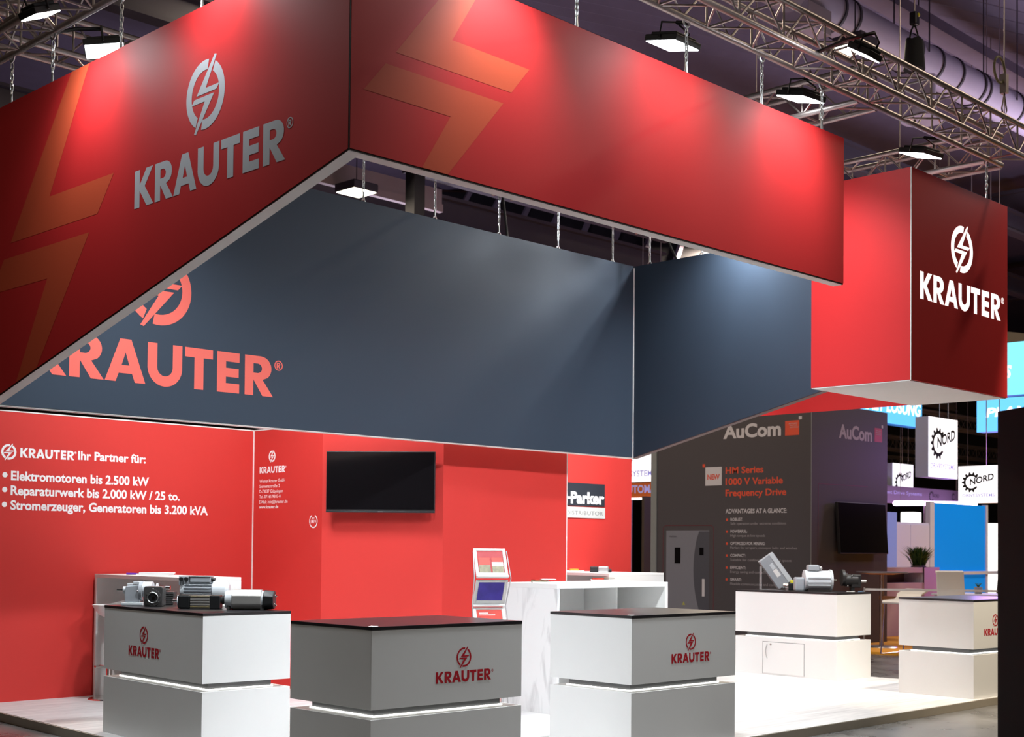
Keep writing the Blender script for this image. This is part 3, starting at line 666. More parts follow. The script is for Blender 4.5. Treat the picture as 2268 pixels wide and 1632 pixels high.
# reception desk: open toward the viewer's right
t = thing('reception_desk', 'white reception desk with marble side and open shelf front, behind the empty counters', 'desk', (9.12, 8.44, 0))
RW, RD, RH = 1.635, .71, 1.20
box('top', 0, RW, 0, RD, RH - .045, RH, laminate, t, .002); box('marble_side', 0, .035, .0, RD, 0, RH - .045, marble, t); box('side_panel', RW - .045, RW, 0, RD, 0, RH - .045, laminate, t)
box('back_panel', .035, RW - .045, RD - .035, RD, 0, RH - .045, laminate, t); box('shelf', .035, RW - .045, .08, RD - .035, .60, .63, laminate, t); box('divider', 1.13, 1.15, .25, RD - .035, .63, RH - .045, laminate, t)
# back desk
t = thing('back_desk', 'white high desk behind the reception desk against the right red wall', 'desk', (12.83, 11.0, 0))
box('top', 0, 1.1, 0, 1.25, 1.185, 1.22, laminate, t, .002); box('end_panel', 0, 1.1, 0, .035, 0, 1.185, laminate, t); box('end_panel', 0, 1.1, 1.215, 1.25, 0, 1.185, laminate, t); box('back_panel', 1.065, 1.1, .035, 1.215, 0, 1.185, laminate, t)
def stool(label, x, y, rz, sh, wood=False):
    t = thing('bar_stool', label, 'stool', (x, y, 0), rz)
    MB().cyl((0, 0, 0), (0, 0, .012), .20, .19, 32).build('base', chrome, t, smooth=True)
    MB().cyl((0, 0, .012), (0, 0, sh - .09), .028, seg=16).build('column', chrome, t, smooth=True)
    MB().tube([(.028, 0, .32), (.11, -.07, .32), (.14, 0, .32), (.11, .07, .32), (.028, 0, .32)], .010, 8).build('foot_rest', chrome, t, smooth=True)
    k = MB(); n = 24; rings = []
    for j, (r, z) in enumerate(((.04, -.10), (.10, -.07), (.15, -.01), (.172, .03), (.162, .03), (.14, -.0), (.09, -.045), (.0, -.06))):
        rings.append([k.bm.verts.new((r * math.cos(2 * PI * i / n), r * math.sin(2 * PI * i / n), sh + z + (.05 if j in (3, 4) else 0) * max(0, -math.cos(2 * PI * i / n)))) for i in range(n)])
    for A, B in zip(rings, rings[1:]):
        for i in range(n): q = (i + 1) % n; k.bm.faces.new((A[i], A[q], B[q], B[i]))
    bmesh.ops.remove_doubles(k.bm, verts=k.bm.verts[:], dist=1e-5)
    k.build('seat_shell', laminate, t, smooth=True)
    return t
stool('white shell bar stool at the left red wall, mostly hidden behind the left counter', 6.715, 12.24, 2.4, .90)
# television on the chamfered wall
cd = Vector((.642, -.767, 0)); cn = Vector((-.767, -.642, 0))
t = thing('television', 'flat black television hanging on the red feature wall', 'television')
mt_ = on(Vector((8.64, 11.36, 1.88)), cd, 0); t.matrix_world = mt_; 
MB().box(.067, 1.206, .018, .634, .085, .12).build('case', black, t, bevel=.004)
MB().box(.075, 1.198, .034, .626, .12, .1215).build('screen', screen, t)
MB().box(.067, 1.206, .0, .018, .083, .124).build('lower_bezel', mat('bezel_grey', (.05, .05, .055), .3, metal=.5, noise=.05), t, bevel=.003)
MB().box(.615, .665, .005, .011, .124, .1246).build('maker_mark', steel, t)
MB().box(.45, .85, .15, .45, .001, .085).build('wall_bracket', black, t)
# leaflet stand
LS = Vector((8.02, 8.18, 0)); LR = math.radians(-27)
t = thing('leaflet_stand', 'white folding leaflet stand in front of the marble side of the reception desk', 'leaflet stand', LS, LR)
lsh = [((.085, 1.52), (-.02, 1.285)), ((-.015, 1.255), (.085, 1.05)), ((.085, 1.02), (-.02, .79)), ((-.015, .76), (.085, .55))]
LM = Matrix.Translation(LS) @ Matrix.Rotation(LR, 4, 'Z')
HW = .142
for i, ((y0, z0), (y1, z1)) in enumerate(lsh):
    d = Vector((0, y1 - y0, z1 - z0)); L = d.length; d.normalize(); nn = Vector((0, d.z, -d.y)); nn = nn if nn.y < 0 else -nn
    m_ = Matrix((Vector((1, 0, 0)), -d, nn)).transposed().to_4x4()
    if m_.determinant() < 0: m_ = Matrix((Vector((1, 0, 0)), -d, -nn)).transposed().to_4x4()
    m_.translation = Vector((0, (y0 + y1) / 2, (z0 + z1) / 2))
    k = MB(); h = L / 2; fr = .026
    k.box(-HW, -HW + fr, -h, h, -.006, .006).box(HW - fr, HW, -h, h, -.006, .006).box(-HW + fr, HW - fr, h - .02, h, -.006, .006).box(-HW + fr, HW - fr, -h, -h + .035, -.006, .006)
    ho = k.build('holder_frame', laminate, t, bevel=.003, mw=m_)
    MB().box(-HW + .002, HW - .002, -h - .012, -h, -.01, .03).build('ledge', laminate, ho)
    MB().box(-HW + fr, HW - fr, -h + .035, h - .02, -.004, -.002).build('back_pane', clear_red if i == 0 else laminate, ho)
    # leaflets stand in the holder: things of their own
    for j, (u0, u1, v0, v1, parts, lb) in enumerate([
        [(-.108, -.008, -h + .036, h - .085, ((0, .5, paper_photo), (.5, 1, paper_red)), 'red topped leaflet in the top tray of the leaflet stand, left one'), (.008, .108, -h + .036, h - .085, ((0, .45, paper_photo), (.45, .7, paper_white), (.7, 1, paper_red)), 'leaflet with white shapes in the top tray of the leaflet stand, right one')],
        [(-.112, .112, -h + .036, h - .022, ((0, 1, screen_blue),), 'blue-violet brochure in the second tray of the leaflet stand')],
        [(-.112, .112, -h + .036, h - .022, ((0, .4, paper_photo), (.4, .5, paper_white), (.5, 1, paper_red)), 'red and photo brochure in the third tray of the leaflet stand')],
        []][i]):
        lf = thing('leaflet', lb, 'leaflet', (0, 0, 0), 0, 'leaflets in the leaflet stand'); lf.matrix_world = LM @ m_
        for a, b_, mt in parts:
            MB().box(u0, u1, v0 + (v1 - v0) * a, v0 + (v1 - v0) * b_, .001, .0035).build('printed_area', mt, lf)
        if i == 2:
            MB().box(-.01, .08, v0 + .005, v0 + .07, .0035, .0045).build('orange_picture', paper_orange, lf)
            for q in (0, 1): MB().box(-.09, -.01 + q * .06, v1 - .035 - q * .018, v1 - .028 - q * .018, .0035, .0042).build('text_line', paper_white, lf)
for sx in (-1, 1):
    k = MB(); pts = [(sx * (HW + .006), .06, 1.50), (sx * (HW + .02), -.03, 1.27), (sx * (HW + .006), .07, 1.04), (sx * (HW + .02), -.03, .78), (sx * (HW + .006), .07, .54), (sx * (HW + .02), -.02, .05)]
    k.tube(pts, .005, 6).build('side_rod', alu, t)
    MB().box(sx * HW - .012, sx * HW + .012, -.16, .16, 0, .03).build('foot', alu, t)
    MB().tube([(sx * HW, .085, .55), (sx * HW, .12, .03)], .012, 8).build('leg', alu, t)

def papers(name, label, x, y, z, rz, items, cat='papers', group=None):
    t = thing(name, label, cat, (x, y, z), rz, group); zz = 0
    for (dx, dy, w_, d_, h_, a, m_) in items:
        o = MB().box(-w_ / 2, w_ / 2, -d_ / 2, d_ / 2, 0, h_).build('sheet', m_, t); o.location = (dx, dy, zz); o.rotation_euler = (0, 0, a); zz += h_ + .0003
    return t
papers('leaflet_pile', 'curled pile of leaflets on the left end of the reception desk', 9.36, 8.85, 1.2005, RZ, [(0, 0, .21, .15, .008, .1, paper_white), (-.03, 0, .15, .12, .012, -.2, paper_photo), (-.05, .01, .09, .1, .008, .4, paper_red), (.05, 0, .14, .12, .006, .1, paper_white)])
papers('brochure', 'red and photo brochure with white pages on the right part of the reception desk', 10.22, 8.80, 1.2005, RZ, [(-.02, 0, .26, .16, .022, 0, paper_white), (-.08, 0, .11, .15, .012, 0, paper_red), (.03, 0, .10, .15, .006, 0, paper_photo)], 'brochure')
papers('paper_stack', 'stack of white papers on the left high desk', 6.98, 11.85, 1.2265, RZ, [(0, 0, .32, .22, .016, .02, paper_white), (.02, 0, .30, .21, .012, -.03, paper_white)])
o = MB().cyl((-.06, 0, .012), (.05, 0, .012), .011, .008, 10).build('marker_pen', mat('violet_plastic', (.12, .03, .35), .3, noise=.03)); o.location = (6.83, 12.02, 1.2265); o.rotation_euler = (0, 0, RZ); tag(o, 'violet marker pen beside the white papers on the left high desk', 'pen')
papers('yellow_booklet', 'white papers with a yellow booklet on the back desk', 12.98, 11.75, 1.2205, RZ, [(0, 0, .30, .2, .02, 0, paper_white), (.02, 0, .11, .12, .022, .1, paper_orange)], 'booklet')
t = thing('tool_case', 'small jumbled black and silver model on the back desk', 'model', (13.28, 11.55, 1.2205), RZ)
MB().box(-.12, -.02, -.05, .05, 0, .075).box(.11, .16, -.04, .04, 0, .045).build('dark_body', black, t, bevel=.01); MB().box(-.02, .12, -.045, .045, .0, .08).build('silver_body', alu, t, bevel=.015)

# ================================================================== NEIGHBOURING STANDS
# dark tower with lettering
XT, YT, ZTW = 18.92, 11.93, 3.945
t = thing('booth_tower', 'tall dark booth tower with pale lettering behind the counter with machine parts', 'booth tower', (XT, YT, 0))
tw = MB().prism([(0, 0), (2.43, 0), (2.43, 3.20), (0, 3.20)], lambda x, y: (x, y, -.045), lambda x, y: (x, y, ZTW)).build('walls', tower_m, t)
box('end_post', -.03, .05, 3.17, 3.29, -.045, ZTW, tower_edge, t)
box('corner_edge', -.004, .004, -.004, .004, -.045, ZTW, tower_edge, t)
ml = lambda y, z: on((0, y - YT, z), XB); mr = lambda x, z: on((x - XT, 0, z), XA)
text('lettering', 'AuCom', ml(13.67, 3.43), grey_txt, .215, 1.16, .035, tw)
quad('red_square', ml(12.43, 3.414), 0, .27, 0, .24, orange_txt, tw); quad('white_dot', ml(12.17, 3.665), 0, .06, 0, .055, grey_txt, tw)
for i, s_ in enumerate(('APPLIED', 'MOTOR', 'CONTROLS')): text('lettering', s_, on((-.002, 12.36 - YT - (.02 if i else .0), 3.60 - i * .032), XB), grey_txt, .018, .165 - .02 * (i == 1), .0, tw)
quad('white_square', ml(14.043, 2.629), 0, .345, 0, .32, grey_txt, tw); quad('red_dot', ml(14.105, 2.95), 0, .055, 0, .055, orange_txt, tw)
text('lettering', 'NEW', on((-.002, 14.00 - YT, 2.735), XB), orange_txt, .085, .26, .03, tw)
for s_, y1, z in (('HM Series', 12.85, 2.826), ('1000 V Variable', 12.469, 2.632), ('Frequency Drive', 12.402, 2.440)): text('lettering', s_, ml(13.618, z), orange_txt, .108, 13.618 - y1, .024, tw)
text('lettering', 'ADVANTAGES AT A GLANCE:', ml(13.615, 2.147), grey_txt, .072, 1.225, .018, tw)
ADV = [('ROBUST:', 'Safe operation under extreme conditions', .25, 1.107), ('POWERFUL:', 'High torque at low speeds', .34, .70), ('OPTIMIZED FOR MINING:', 'Perfect for scrapers, conveyor belts and winches', .70, 1.316), ('COMPACT:', 'Suitable for confined underground spaces', .31, 1.21), ('EFFICIENT:', 'Energy saving and cost effective', .32, .85), ('SMART:', 'Flexible communication and control', .23, .98)]
for i, (a, b_, w1, w2) in enumerate(ADV):
    z = 2.020 - i * .204
    text('lettering', a, ml(13.51, z), grey_txt, .048, w1, .015, tw); text('lettering', b_, ml(13.51, z - .068), mat('dim_print%d' % i, (.30, .28, .31), .5, noise=.02), .042, w2, 0, tw)
    quad('bullet', ml(13.605, z), 0, .04, 0, .04, orange_txt, tw)
# printed picture of a switch cabinet
quad('printed_cabinet', ml(14.89, .35), 0, .935, 0, 1.51, cabinet_grey, tw)
MB().flat([[[(.935, 0), (.935, 1.49), (.72, 1.49)] + [(.60 + .12 * ((k - 5) / 5) ** 2 * (1 if k > 5 else .9), 1.49 - 1.49 * k / 11) for k in range(1, 11)] + [(.70, 0)]]]).build('printed_door', cabinet_dark, tw, mw=on((-.001, 14.89 - YT, .35), XB))
quad('printed_panel', on((-.002, 14.70 - YT, 1.28), XB), 0, .13, 0, .28, screen, tw); quad('printed_panel', on((-.003, 14.16 - YT, 1.43), XB), 0, .09, 0, .13, screen, tw)
quad('printed_handle', on((-.003, 14.10 - YT, .72), XB), 0, .055, 0, .30, grey_txt, tw)
text('lettering', 'AuCom', on((-.002, 14.82 - YT, 1.74), XB), cabinet_dark, .03, .16, .01, tw)
yl = mat('faded_yellow', (.35, .34, .08), .5, noise=.02)
for z in (.455, .315): MB().flat([[[(0, 0), (.07, 0), (.035, .065)]]]).build('warning_mark', yl, tw, mw=on((-.002, 14.53 - YT, z + .10), XB))
def outline(mw, pts, r, m, parent):
    k = MB()
    for a, b_ in zip(pts, pts[1:]):
        d = Vector((b_[0] - a[0], b_[1] - a[1], 0)).normalized(); n = Vector((-d.y, d.x, 0)) * r
        k.flat([[[(a[0] + n.x, a[1] + n.y), (b_[0] + n.x, b_[1] + n.y), (b_[0] - n.x, b_[1] - n.y), (a[0] - n.x, a[1] - n.y)]]])
    k.build('thin_line', m, parent, mw=mw)
outline(ml(14.96, 0), [(0, .3), (0, 1.90), (.05, 1.945), (1.05, 1.945), (1.10, 1.90), (1.10, .3)], .005, faint_red, tw)
outline(mr(19.12, 0), [(0, 1.0), (.01, 2.62), (1.56, 2.63)], .005, faint_red, tw)
text('lettering', 'AuCom', mr(19.757, 3.415), mat('grey_print_shaded', (.36, .32, .38), .5, noise=.02), .215, 1.07, .035, tw)  # same logo as the left face, violet shade put into its colour
quad('red_square', mr(20.915, 3.415), 0, .255, 0, .24, mat('red_print_shaded', (.40, .045, .04), .5, noise=.02), tw); quad('white_dot', mr(21.15, 3.665), 0, .05, 0, .05, grey_txt, tw)  # red square darkened in its colour for the shaded side
for i, s_ in enumerate(('APPLIED', 'MOTOR', 'CONTROLS')): text('lettering', s_, on((20.955 - XT, -.002, 3.60 - i * .032), XA), grey_txt, .018, .165, .0, tw)
t = thing('tower_television', 'black television on the shaded right side of the dark booth tower', 'television', (19.62, YT, 1.47))
tv = Matrix.Rotation(math.radians(-4), 4, 'X')
MB().box(-.03, 1.53, -.14, -.09, 0, .86).build('case', black, t, bevel=.005, mw=tv); MB().box(-.02, 1.52, -.1415, -.14, .02, .85).build('screen', screen, t, mw=tv); MB().box(.5, 1.0, -.09, -.001, .2, .6).build('wall_bracket', black, t)

# black panel wall close by at the right edge
pA, pB = Vector((5.781, 2.690, 0)), Vector((5.10, 1.68, 0)); d = (pB - pA); pn = Vector((-d.y, d.x, 0)).normalized()
pts = [pA, pB, pB + pn * .5, pA + pn * .5]
o = MB().prism([(p.x, p.y) for p in pts], lambda x, y: (x, y, HF), lambda x, y: (x, y, 2.158)).build('black_panel_wall', dark_wall, bevel=.004)
tag(o, 'tall near-black panel wall close to the camera at the right edge of the photo', 'partition')

# dark doorway strip left of the tower
t = thing('doorway_panel', 'narrow dark brown door in the gap between right red wall and dark tower', 'door', (21.0, 16.6, 0))
k = MB().box(-.6, .9, 0, .06, -.045, 2.55).build('door_leaf', door_brown, t); MB().cyl((-.2, -.03, 1.05), (-.2, 0, 1.05), .03, seg=14).build('door_knob', mat('brass', (.5, .38, .15), .3, metal=1, noise=.03), t)
t = thing('orange_sign', 'orange sign with white letters above the brown door in the gap', 'sign', (24, 19.9, 2.70))
box('face', 0, .08, -1.3, .1, 0, .34, orange_sign, t); text('lettering', 'AUTOMATION', on((0, .30, .11), XB), lilac_ink, .17, 1.55, .03, t)
box('edge_light', -.02, .02, -1.3, .1, -.05, 0, lit_white, t)
for y in (-1.25, .05): box('post', .02, .06, y - .02, y + .02, HF - 2.70, 0, alu_dull, t)

# furniture of the yellow-carpet stand
CZ = -.045
t = thing('bar_table', 'thin round bar table with orange underside on the yellow carpet', 'table', (20.05, 11.30, CZ))
MB().cyl((0, 0, 1.215), (0, 0, 1.235), .42, seg=40).build('table_top', mat('table_top_grey', (.25, .24, .27), .3, noise=.03), t, smooth=True); MB().cyl((0, 0, 1.19), (0, 0, 1.215), .20, .36, seg=32).build('under_plate', mat('amber_plastic', (.62, .28, .07), .4, noise=.03), t, smooth=True)
MB().cyl((0, 0, .02), (0, 0, 1.19), .035, seg=16).build('column', alu_dull, t, smooth=True); MB().cyl((0, 0, 0), (0, 0, .02), .26, .24, 32).build('base', alu, t, smooth=True)
MB().box(-.03, .03, -.5, .03, .78, .84).build('side_arm', mat('wood_arm', (.40, .22, .12), .5, noise=.1), t)
def bar_chair(label, x, y, rz, back):
    t = thing('bar_chair', label, 'chair', (x, y, CZ), rz, 'white chairs on the yellow carpet')
    pts = [(-.19, .80), (-.17, .83), (.12, .84), (.17, .87), (.20, .93)] + ([(.24, 1.28), (.27, 1.30)] if back else [(.36, .99), (.44, 1.0)])
    k = MB(); k.prism(pts + [(a + .012, z - .026) for a, z in pts[::-1]], lambda a, z: (-.22, a, z), lambda a, z: (.22, a, z)); k.build('seat_shell', laminate, t, bevel=.006)
    fr = mat('chair_frame_violet_light', (.45, .36, .60), .25, metal=.8, noise=.03) if 'chair_frame_violet_light' not in MATS else MATS['chair_frame_violet_light']  # violet edge light on the chairs is put into the frame colour
    for sx in (-.18, .18):
        MB().tube([(sx, .10, .80), (sx, -.16, .79), (sx * 1.1, -.24, .02), (sx * 1.1, .22, .02)], .012, 8).build('frame', fr, t, smooth=True)
    return t
bar_chair('low-backed white bar chair left of the beige sideboard end, edged in violet light', 18.78, 10.25, RZ - .9, False)
bar_chair('white bar chair with a tall square back in front of the blue panel', 18.42, 9.15, RZ + .2, True)
t = thing('sideboard', 'beige sideboard with a dark niche and planter end under the green plant', 'sideboard', (22.45, 12.6, CZ))
box('body', 0, 2.06, 0, .45, 0, .98, beige, t); box('top', 0, 2.06, 0, .45, 1.17, 1.27, beige, t); box('niche_back', 0, 1.46, .40, .45, .98, 1.17, beige_dark, t); box('planter', 1.46, 2.06, -.02, .45, .98, 1.27, purple_white, t); box('planter_end', 1.46, 2.06, -.03, 0, 0, 1.27, mat('lilac_lit_end', (.52, .36, .55), .5, noise=.03), t)  # lilac light on the planter end is put into its colour
def plant(label, x, y, z, r, n, h):
    t = thing('potted_plant', label, 'plant', (x, y, z)); k = MB()
    for i in range(n):
        a = random.random() * 2 * PI; lean = random.random() * r; hh = h * (.55 + .45 * random.random()); w_ = .012
        p0 = Vector((random.uniform(-.08, .08), random.uniform(-.08, .08), 0)); p1 = p0 + Vector((math.cos(a) * lean * .5, math.sin(a) * lean * .5, hh * .7)); p2 = p0 + Vector((math.cos(a) * lean, math.sin(a) * lean, hh))
        s_ = Vector((-math.sin(a), math.cos(a), 0)) * w_
        v = [k.bm.verts.new(q) for q in (p0 - s_, p0 + s_, p1 + s_, p1 - s_, p2)]
        k.bm.faces.new(v[:4]); k.bm.faces.new((v[3], v[2], v[4]))
    tag(k.build('foliage', leaf, t), kind='stuff')
    MB().cyl((0, 0, -.0), (0, 0, .03), .14, seg=16).build('soil', beige_dark, t)
    return t
plant('bushy green plant in the planter end of the beige sideboard', 24.15, 12.82, 1.227, .42, 420, .42)
t = thing('locker_unit', 'pale lilac double cupboard behind the sideboard', 'cupboard', (26.28, 14.5, CZ))
box('body', 0, 1.53, .02, .5, 0, 2.20, purple_white, t); box('door', .01, .675, 0, .02, .05, 2.16, purple_white, t); box('door', .69, 1.52, 0, .02, .05, 2.16, purple_white, t)
o = box('blue_column', 25.6, 26.27, 14.45, 14.6, CZ, 2.36, mat('periwinkle', (.20, .30, .68), .5, emit=(.2, .3, .68), es=.15, noise=.05)); tag(o, 'tall periwinkle blue column between the tower and the lilac cupboard', 'column')
o = MB().box(0, .40, 0, .3, 0, .24).build('lamp_box', lit_white, bevel=.02); o.location = (27.24, 14.6, 2.156); tag(o, 'glowing white box lamp on top of the lilac cupboard', 'lamp')
t = thing('partition_panel', 'large saturated blue partition panel in a pale frame', 'partition', (28.94, 15.0, CZ))
box('panel', 0, 2.63, 0, .06, .3, 2.70, blue_panel, t); box('frame_post', -.20, 0, -.03, .09, 0, 2.72, purple_white, t); box('frame_post', 2.63, 2.73, -.03, .09, 0, 2.72, purple_white, t); box('rail', -.1, 3.3, -.06, -.01, 1.035, 1.11, purple_white, t); box('bottom_rail', 0, 2.63, 0, .06, 0, .3, purple_white, t)
o = box('grey_box', 31.75, 32.6, 14.2, 14.6, CZ, .98, mat('olive_grey', (.16, .14, .10), .6, noise=.1)); tag(o, 'olive grey box to the right of the blue partition', 'box')
t = thing('table_plant', 'tiny green plant in a grey pot right of the white bar chair', 'plant', (20.6, 9.9, .86)); MB().cyl((0, 0, 0), (0, 0, .11), .055, .065, 14).build('pot', mat('pot_grey', (.3, .3, .34), .4, noise=.03), t); 
k = MB()
for i in range(14):
    a = i * 2.4; k.cyl((0, 0, .10), (.05 * math.cos(a), .05 * math.sin(a), .17), .006, .002, 5)
k.build('foliage', leaf, t)
t = thing('low_table', 'long pale table behind the right counter carrying the tiny plant', 'table', (20.7, 9.9, CZ)); box('table_top', -.5, .5, -.6, .6, .875, .905, purple_white, t)
for sx in (-.45, .45):
    for sy in (-.55, .55): MB().cyl((sx, sy, 0), (sx, sy, .875), .02, seg=10).build('leg', alu, t)
t = thing('barrier_tape', 'thin pale barrier ribbon stretched between the bar table and the right edge', 'ribbon', (0, 0, 0))
MB().prism([(17.6, 10.2), (19.6, 7.6), (19.605, 7.6), (17.605, 10.2)], lambda x, y: (x, y, .955), lambda x, y: (x, y, .985)).build('ribbon', paper_white, t)
for x, y in ((17.6, 10.2), (19.6, 7.6)): MB().cyl((x, y, CZ), (x, y, 1.0), .015, seg=10).cyl((x, y, CZ), (x, y, CZ + .02), .14, seg=20).build('post', alu, t)
t = thing('cone_display', 'white cone-shaped display at the far right edge beside the blue partition', 'display', (33.05, 15.6, CZ)); MB().cyl((0, 0, 0), (0, 0, 2.3), .10, .42, 24).build('cone', lit_white, t, smooth=True); MB().box(-.25, .5, .5, .55, .3, 1.5).build('dark_plate', screen, t)

# lit hanging signs
def gear_polys(cx, cy, r, n=12):
    a0, a1 = 38, 322; pts = []
    for i in range(61): a = math.radians(a0 + (a1 - a0) * i / 60); pts.append((cx + r * .80 * math.cos(a), cy + r * .80 * math.sin(a)))
    for i in range(61): a = math.radians(a1 - (a1 - a0) * i / 60); pts.append((cx + r * .60 * math.cos(a), cy + r * .60 * math.sin(a)))
    out = [[pts]]
    for i in range(10):
        a = math.radians(50 + 26 * i + 0); u, v = Vector((math.cos(a), math.sin(a))), Vector((-math.sin(a), math.cos(a)))
        c = Vector((cx, cy)); out.append([[tuple(c + u * r * .74 + v * r * .15), tuple(c + u * r * 1.0 + v * r * .07), tuple(c + u * r * 1.0 - v * r * .07), tuple(c + u * r * .74 - v * r * .15)]])
    return out
def nord(label, origin, xd, w_, h, depth, gear, word, foot, rows=None):
    t = thing('light_box_sign', label, 'sign', (0, 0, 0), 0, 'white lit hanging signs'); m_ = on(origin, xd, 0); t.matrix_world = m_
    MB().box(0, w_, 0, h, -depth, -.004).build('case', purple_white, t); quad('lit_face', Matrix.Translation((0, 0, .0)), 0, w_, 0, h, sign_white, t)
    MB().flat(gear_polys(*gear)).build('gear_emblem', sign_ink, t, mw=Matrix.Translation((0, 0, .006)))
    x, y, ch, wd, sl = word; sh = Matrix.Identity(4); sh[1][0] = sl
    wt = text('lettering', 'NORD', Matrix.Translation((x, y, .008)), sign_ink, ch, wd, .03, t)
    for v in wt.data.vertices: v.co.y += sl * v.co.x
    x, y, ch, wd = foot; text('lettering', 'DRIVESYSTEMS', Matrix.Translation((x, y, .006)), lilac_ink, ch, wd, .012, t)
    k = MB()
    for q in (.6, .9): k.cyl((w_ * q, h, -depth / 2), (w_ * q, CEIL + .06 - origin[2], -depth / 2), .008, seg=6)
    k.build('suspension_wire', alu_dull, t)
    return t
nord('tall white lit sign with gear emblem, nearest of the white signs', (30.626, 16, 3.363), XA, 1.515, 1.485, .35, (.50, .84, .395), (.44, .735, .25, .93, .28), (.09, .23, .115, 1.27))
nord('square white lit sign with gear emblem beside the black panel at the right edge', (24, 11.93, 2.44), XB, .84, .70, .2, (.262, .393, .19), (.23, .335, .115, .47, .22), (.085, .12, .055, .63))
nord('small far white lit sign with gear emblem, left of the tall white sign', (36.105, 20, 3.05), XA, 1.232, 1.08, .2, (.43, .52, .30), (.42, .515, .19, .68, .28), (.1, .14, .09, 1.0))
nord('white lit sign partly visible in the gap above the orange sign', (24, 20.75, 3.06), XB, 1.75, 1.20, .2, (.62, .70, .40), (.56, .6, .25, .95, .2), (.25, .13, .13, 1.30))
def blue_sign(label, origin, xd, w_, h, m_, txt, tx, ty, th, tw_):
    t = thing('lit_sign', label, 'sign', (0, 0, 0), 0, 'blue lit hanging signs'); t.matrix_world = on(origin, xd, 0)
    MB().box(0, w_, 0, h, -.3, -.004).build('case', blue_panel, t); quad('lit_face', Matrix.Identity(4), 0, w_, 0, h, m_, t)
    text('lettering', txt, Matrix.Translation((tx, ty, .006)), lit_white, th, tw_, .03, t, .2)
    k = MB()
    for q in (.1, .6): k.cyl((w_ * q, h, -.15), (w_ * q, CEIL - origin[2], -.15), .01, seg=6)
    k.build('suspension_wire', alu_dull, t)
blue_sign('blue lit sign just under the red sign box, its white letters cut off', (29.0, 18, 4.905), XA, 5.08, .90, sign_blue, 'PLANET LÖSUNG', 1.4, .31, .33, 3.62)
blue_sign('blue lit sign with a white italic P above the black panel wall', (26, 12.53, 3.95), XB, 2.2, .66, sign_blue, 'PLANTS', .19, .30, .17, 1.3)
blue_sign('cyan lit sign behind the right edge of the red sign box', (26.5, 13.2, 4.715), XB, 2.4, 1.07, sign_cyan, 'SYSTEMS', .15, .36, .24, 1.02)
t = thing('fascia_board', 'mauve fascia board with faint lettering below the small far white sign', 'fascia', (0, 0, 0)); t.matrix_world = on((33.9, 19.7, 2.92), XA, 0)
fm = mat('mauve_fascia', (.18, .145, .20), .6, noise=.04)
MB().box(0, 6.6, 0, .50, -.2, 0).build('board', fm, t)
for x in (.8, 5.8): MB().cyl((x, .5, -.1), (x, CEIL - 2.93, -.1), .008, seg=6).build('suspension_wire', alu_dull, t)
text('lettering', 'Intelligent Drive Systems', Matrix.Translation((.5, .27, .004)), lilac_ink, .10, 2.9, .0, t); MB().flat(gear_polys(4.0, .27, .17)).build('gear_emblem', sign_ink, t, mw=Matrix.Translation((0, 0, .004)))
text('lettering', 'NORD', Matrix.Translation((4.05, .25, .005)), sign_ink, .10, .42, .01, t)
MB().flat(gear_polys(5.4, .30, .12)).build('gear_emblem', sign_ink, t, mw=Matrix.Translation((0, 0, .004)))
t = thing('low_fascia', 'small mauve fascia with gear emblem above the lilac cupboard', 'fascia', (0, 0, 0)); t.matrix_world = on((26.6, 16.4, 2.30), XA, 0)
MB().box(0, 2.4, 0, .42, -.2, 0).build('board', fm, t); MB().box(.1, .2, HF - 2.30, 0, -.15, -.05).box(2.2, 2.3, HF - 2.30, 0, -.15, -.05).build('post', fm, t); MB().flat(gear_polys(1.2, .2, .15)).build('gear_emblem', sign_ink, t, mw=Matrix.Translation((0, 0, .004)))
t = thing('led_tube', 'glowing violet LED tube hanging above the blue partition', 'lamp', (34.436, 19, 2.9))
MB().cyl((0, 0, -.03), (1.62, 0, .02), .07, seg=12).build('left_tube', purple_tube, t, smooth=True); MB().cyl((1.75, 0, .02), (4.9, 0, .09), .07, seg=12).build('right_tube', purple_tube, t, smooth=True)
MB().cyl((1.68, 0, .0), (1.68, 0, -.7), .012, seg=6).cyl((.3, 0, .0), (.3, 0, CEIL - 2.9), .006, seg=6).cyl((4.4, 0, .05), (4.4, 0, CEIL - 2.9), .006, seg=6).build('wire', alu_dull, t)
light('violet_fill', 'AREA', (25.5, 10.4, 3.4), 45, PURPLE, (23.6, 12.6, .6), size=1.2)  # added unseen light without a fixture, tints the sideboard area violet
light('violet_fill_partition', 'AREA', (33.0, 15.5, 2.9), 60, PURPLE, (31, 15.3, 1), size=1.0)  # added unseen light without a fixture, tints the partition violet
for i, (y, z, x0, x1) in enumerate(((24, 6.2, 34, 62), (27, 5.6, 36, 66), (30, 5.2, 38, 66))):
    truss('distant truss %s behind the white lit signs' % ('high', 'mid-level', 'low')[i], (x0, y, z), (x1, y, z), w=.5, r=.05, pitch=.5, group='far trusses over the other stands', m=truss_far)

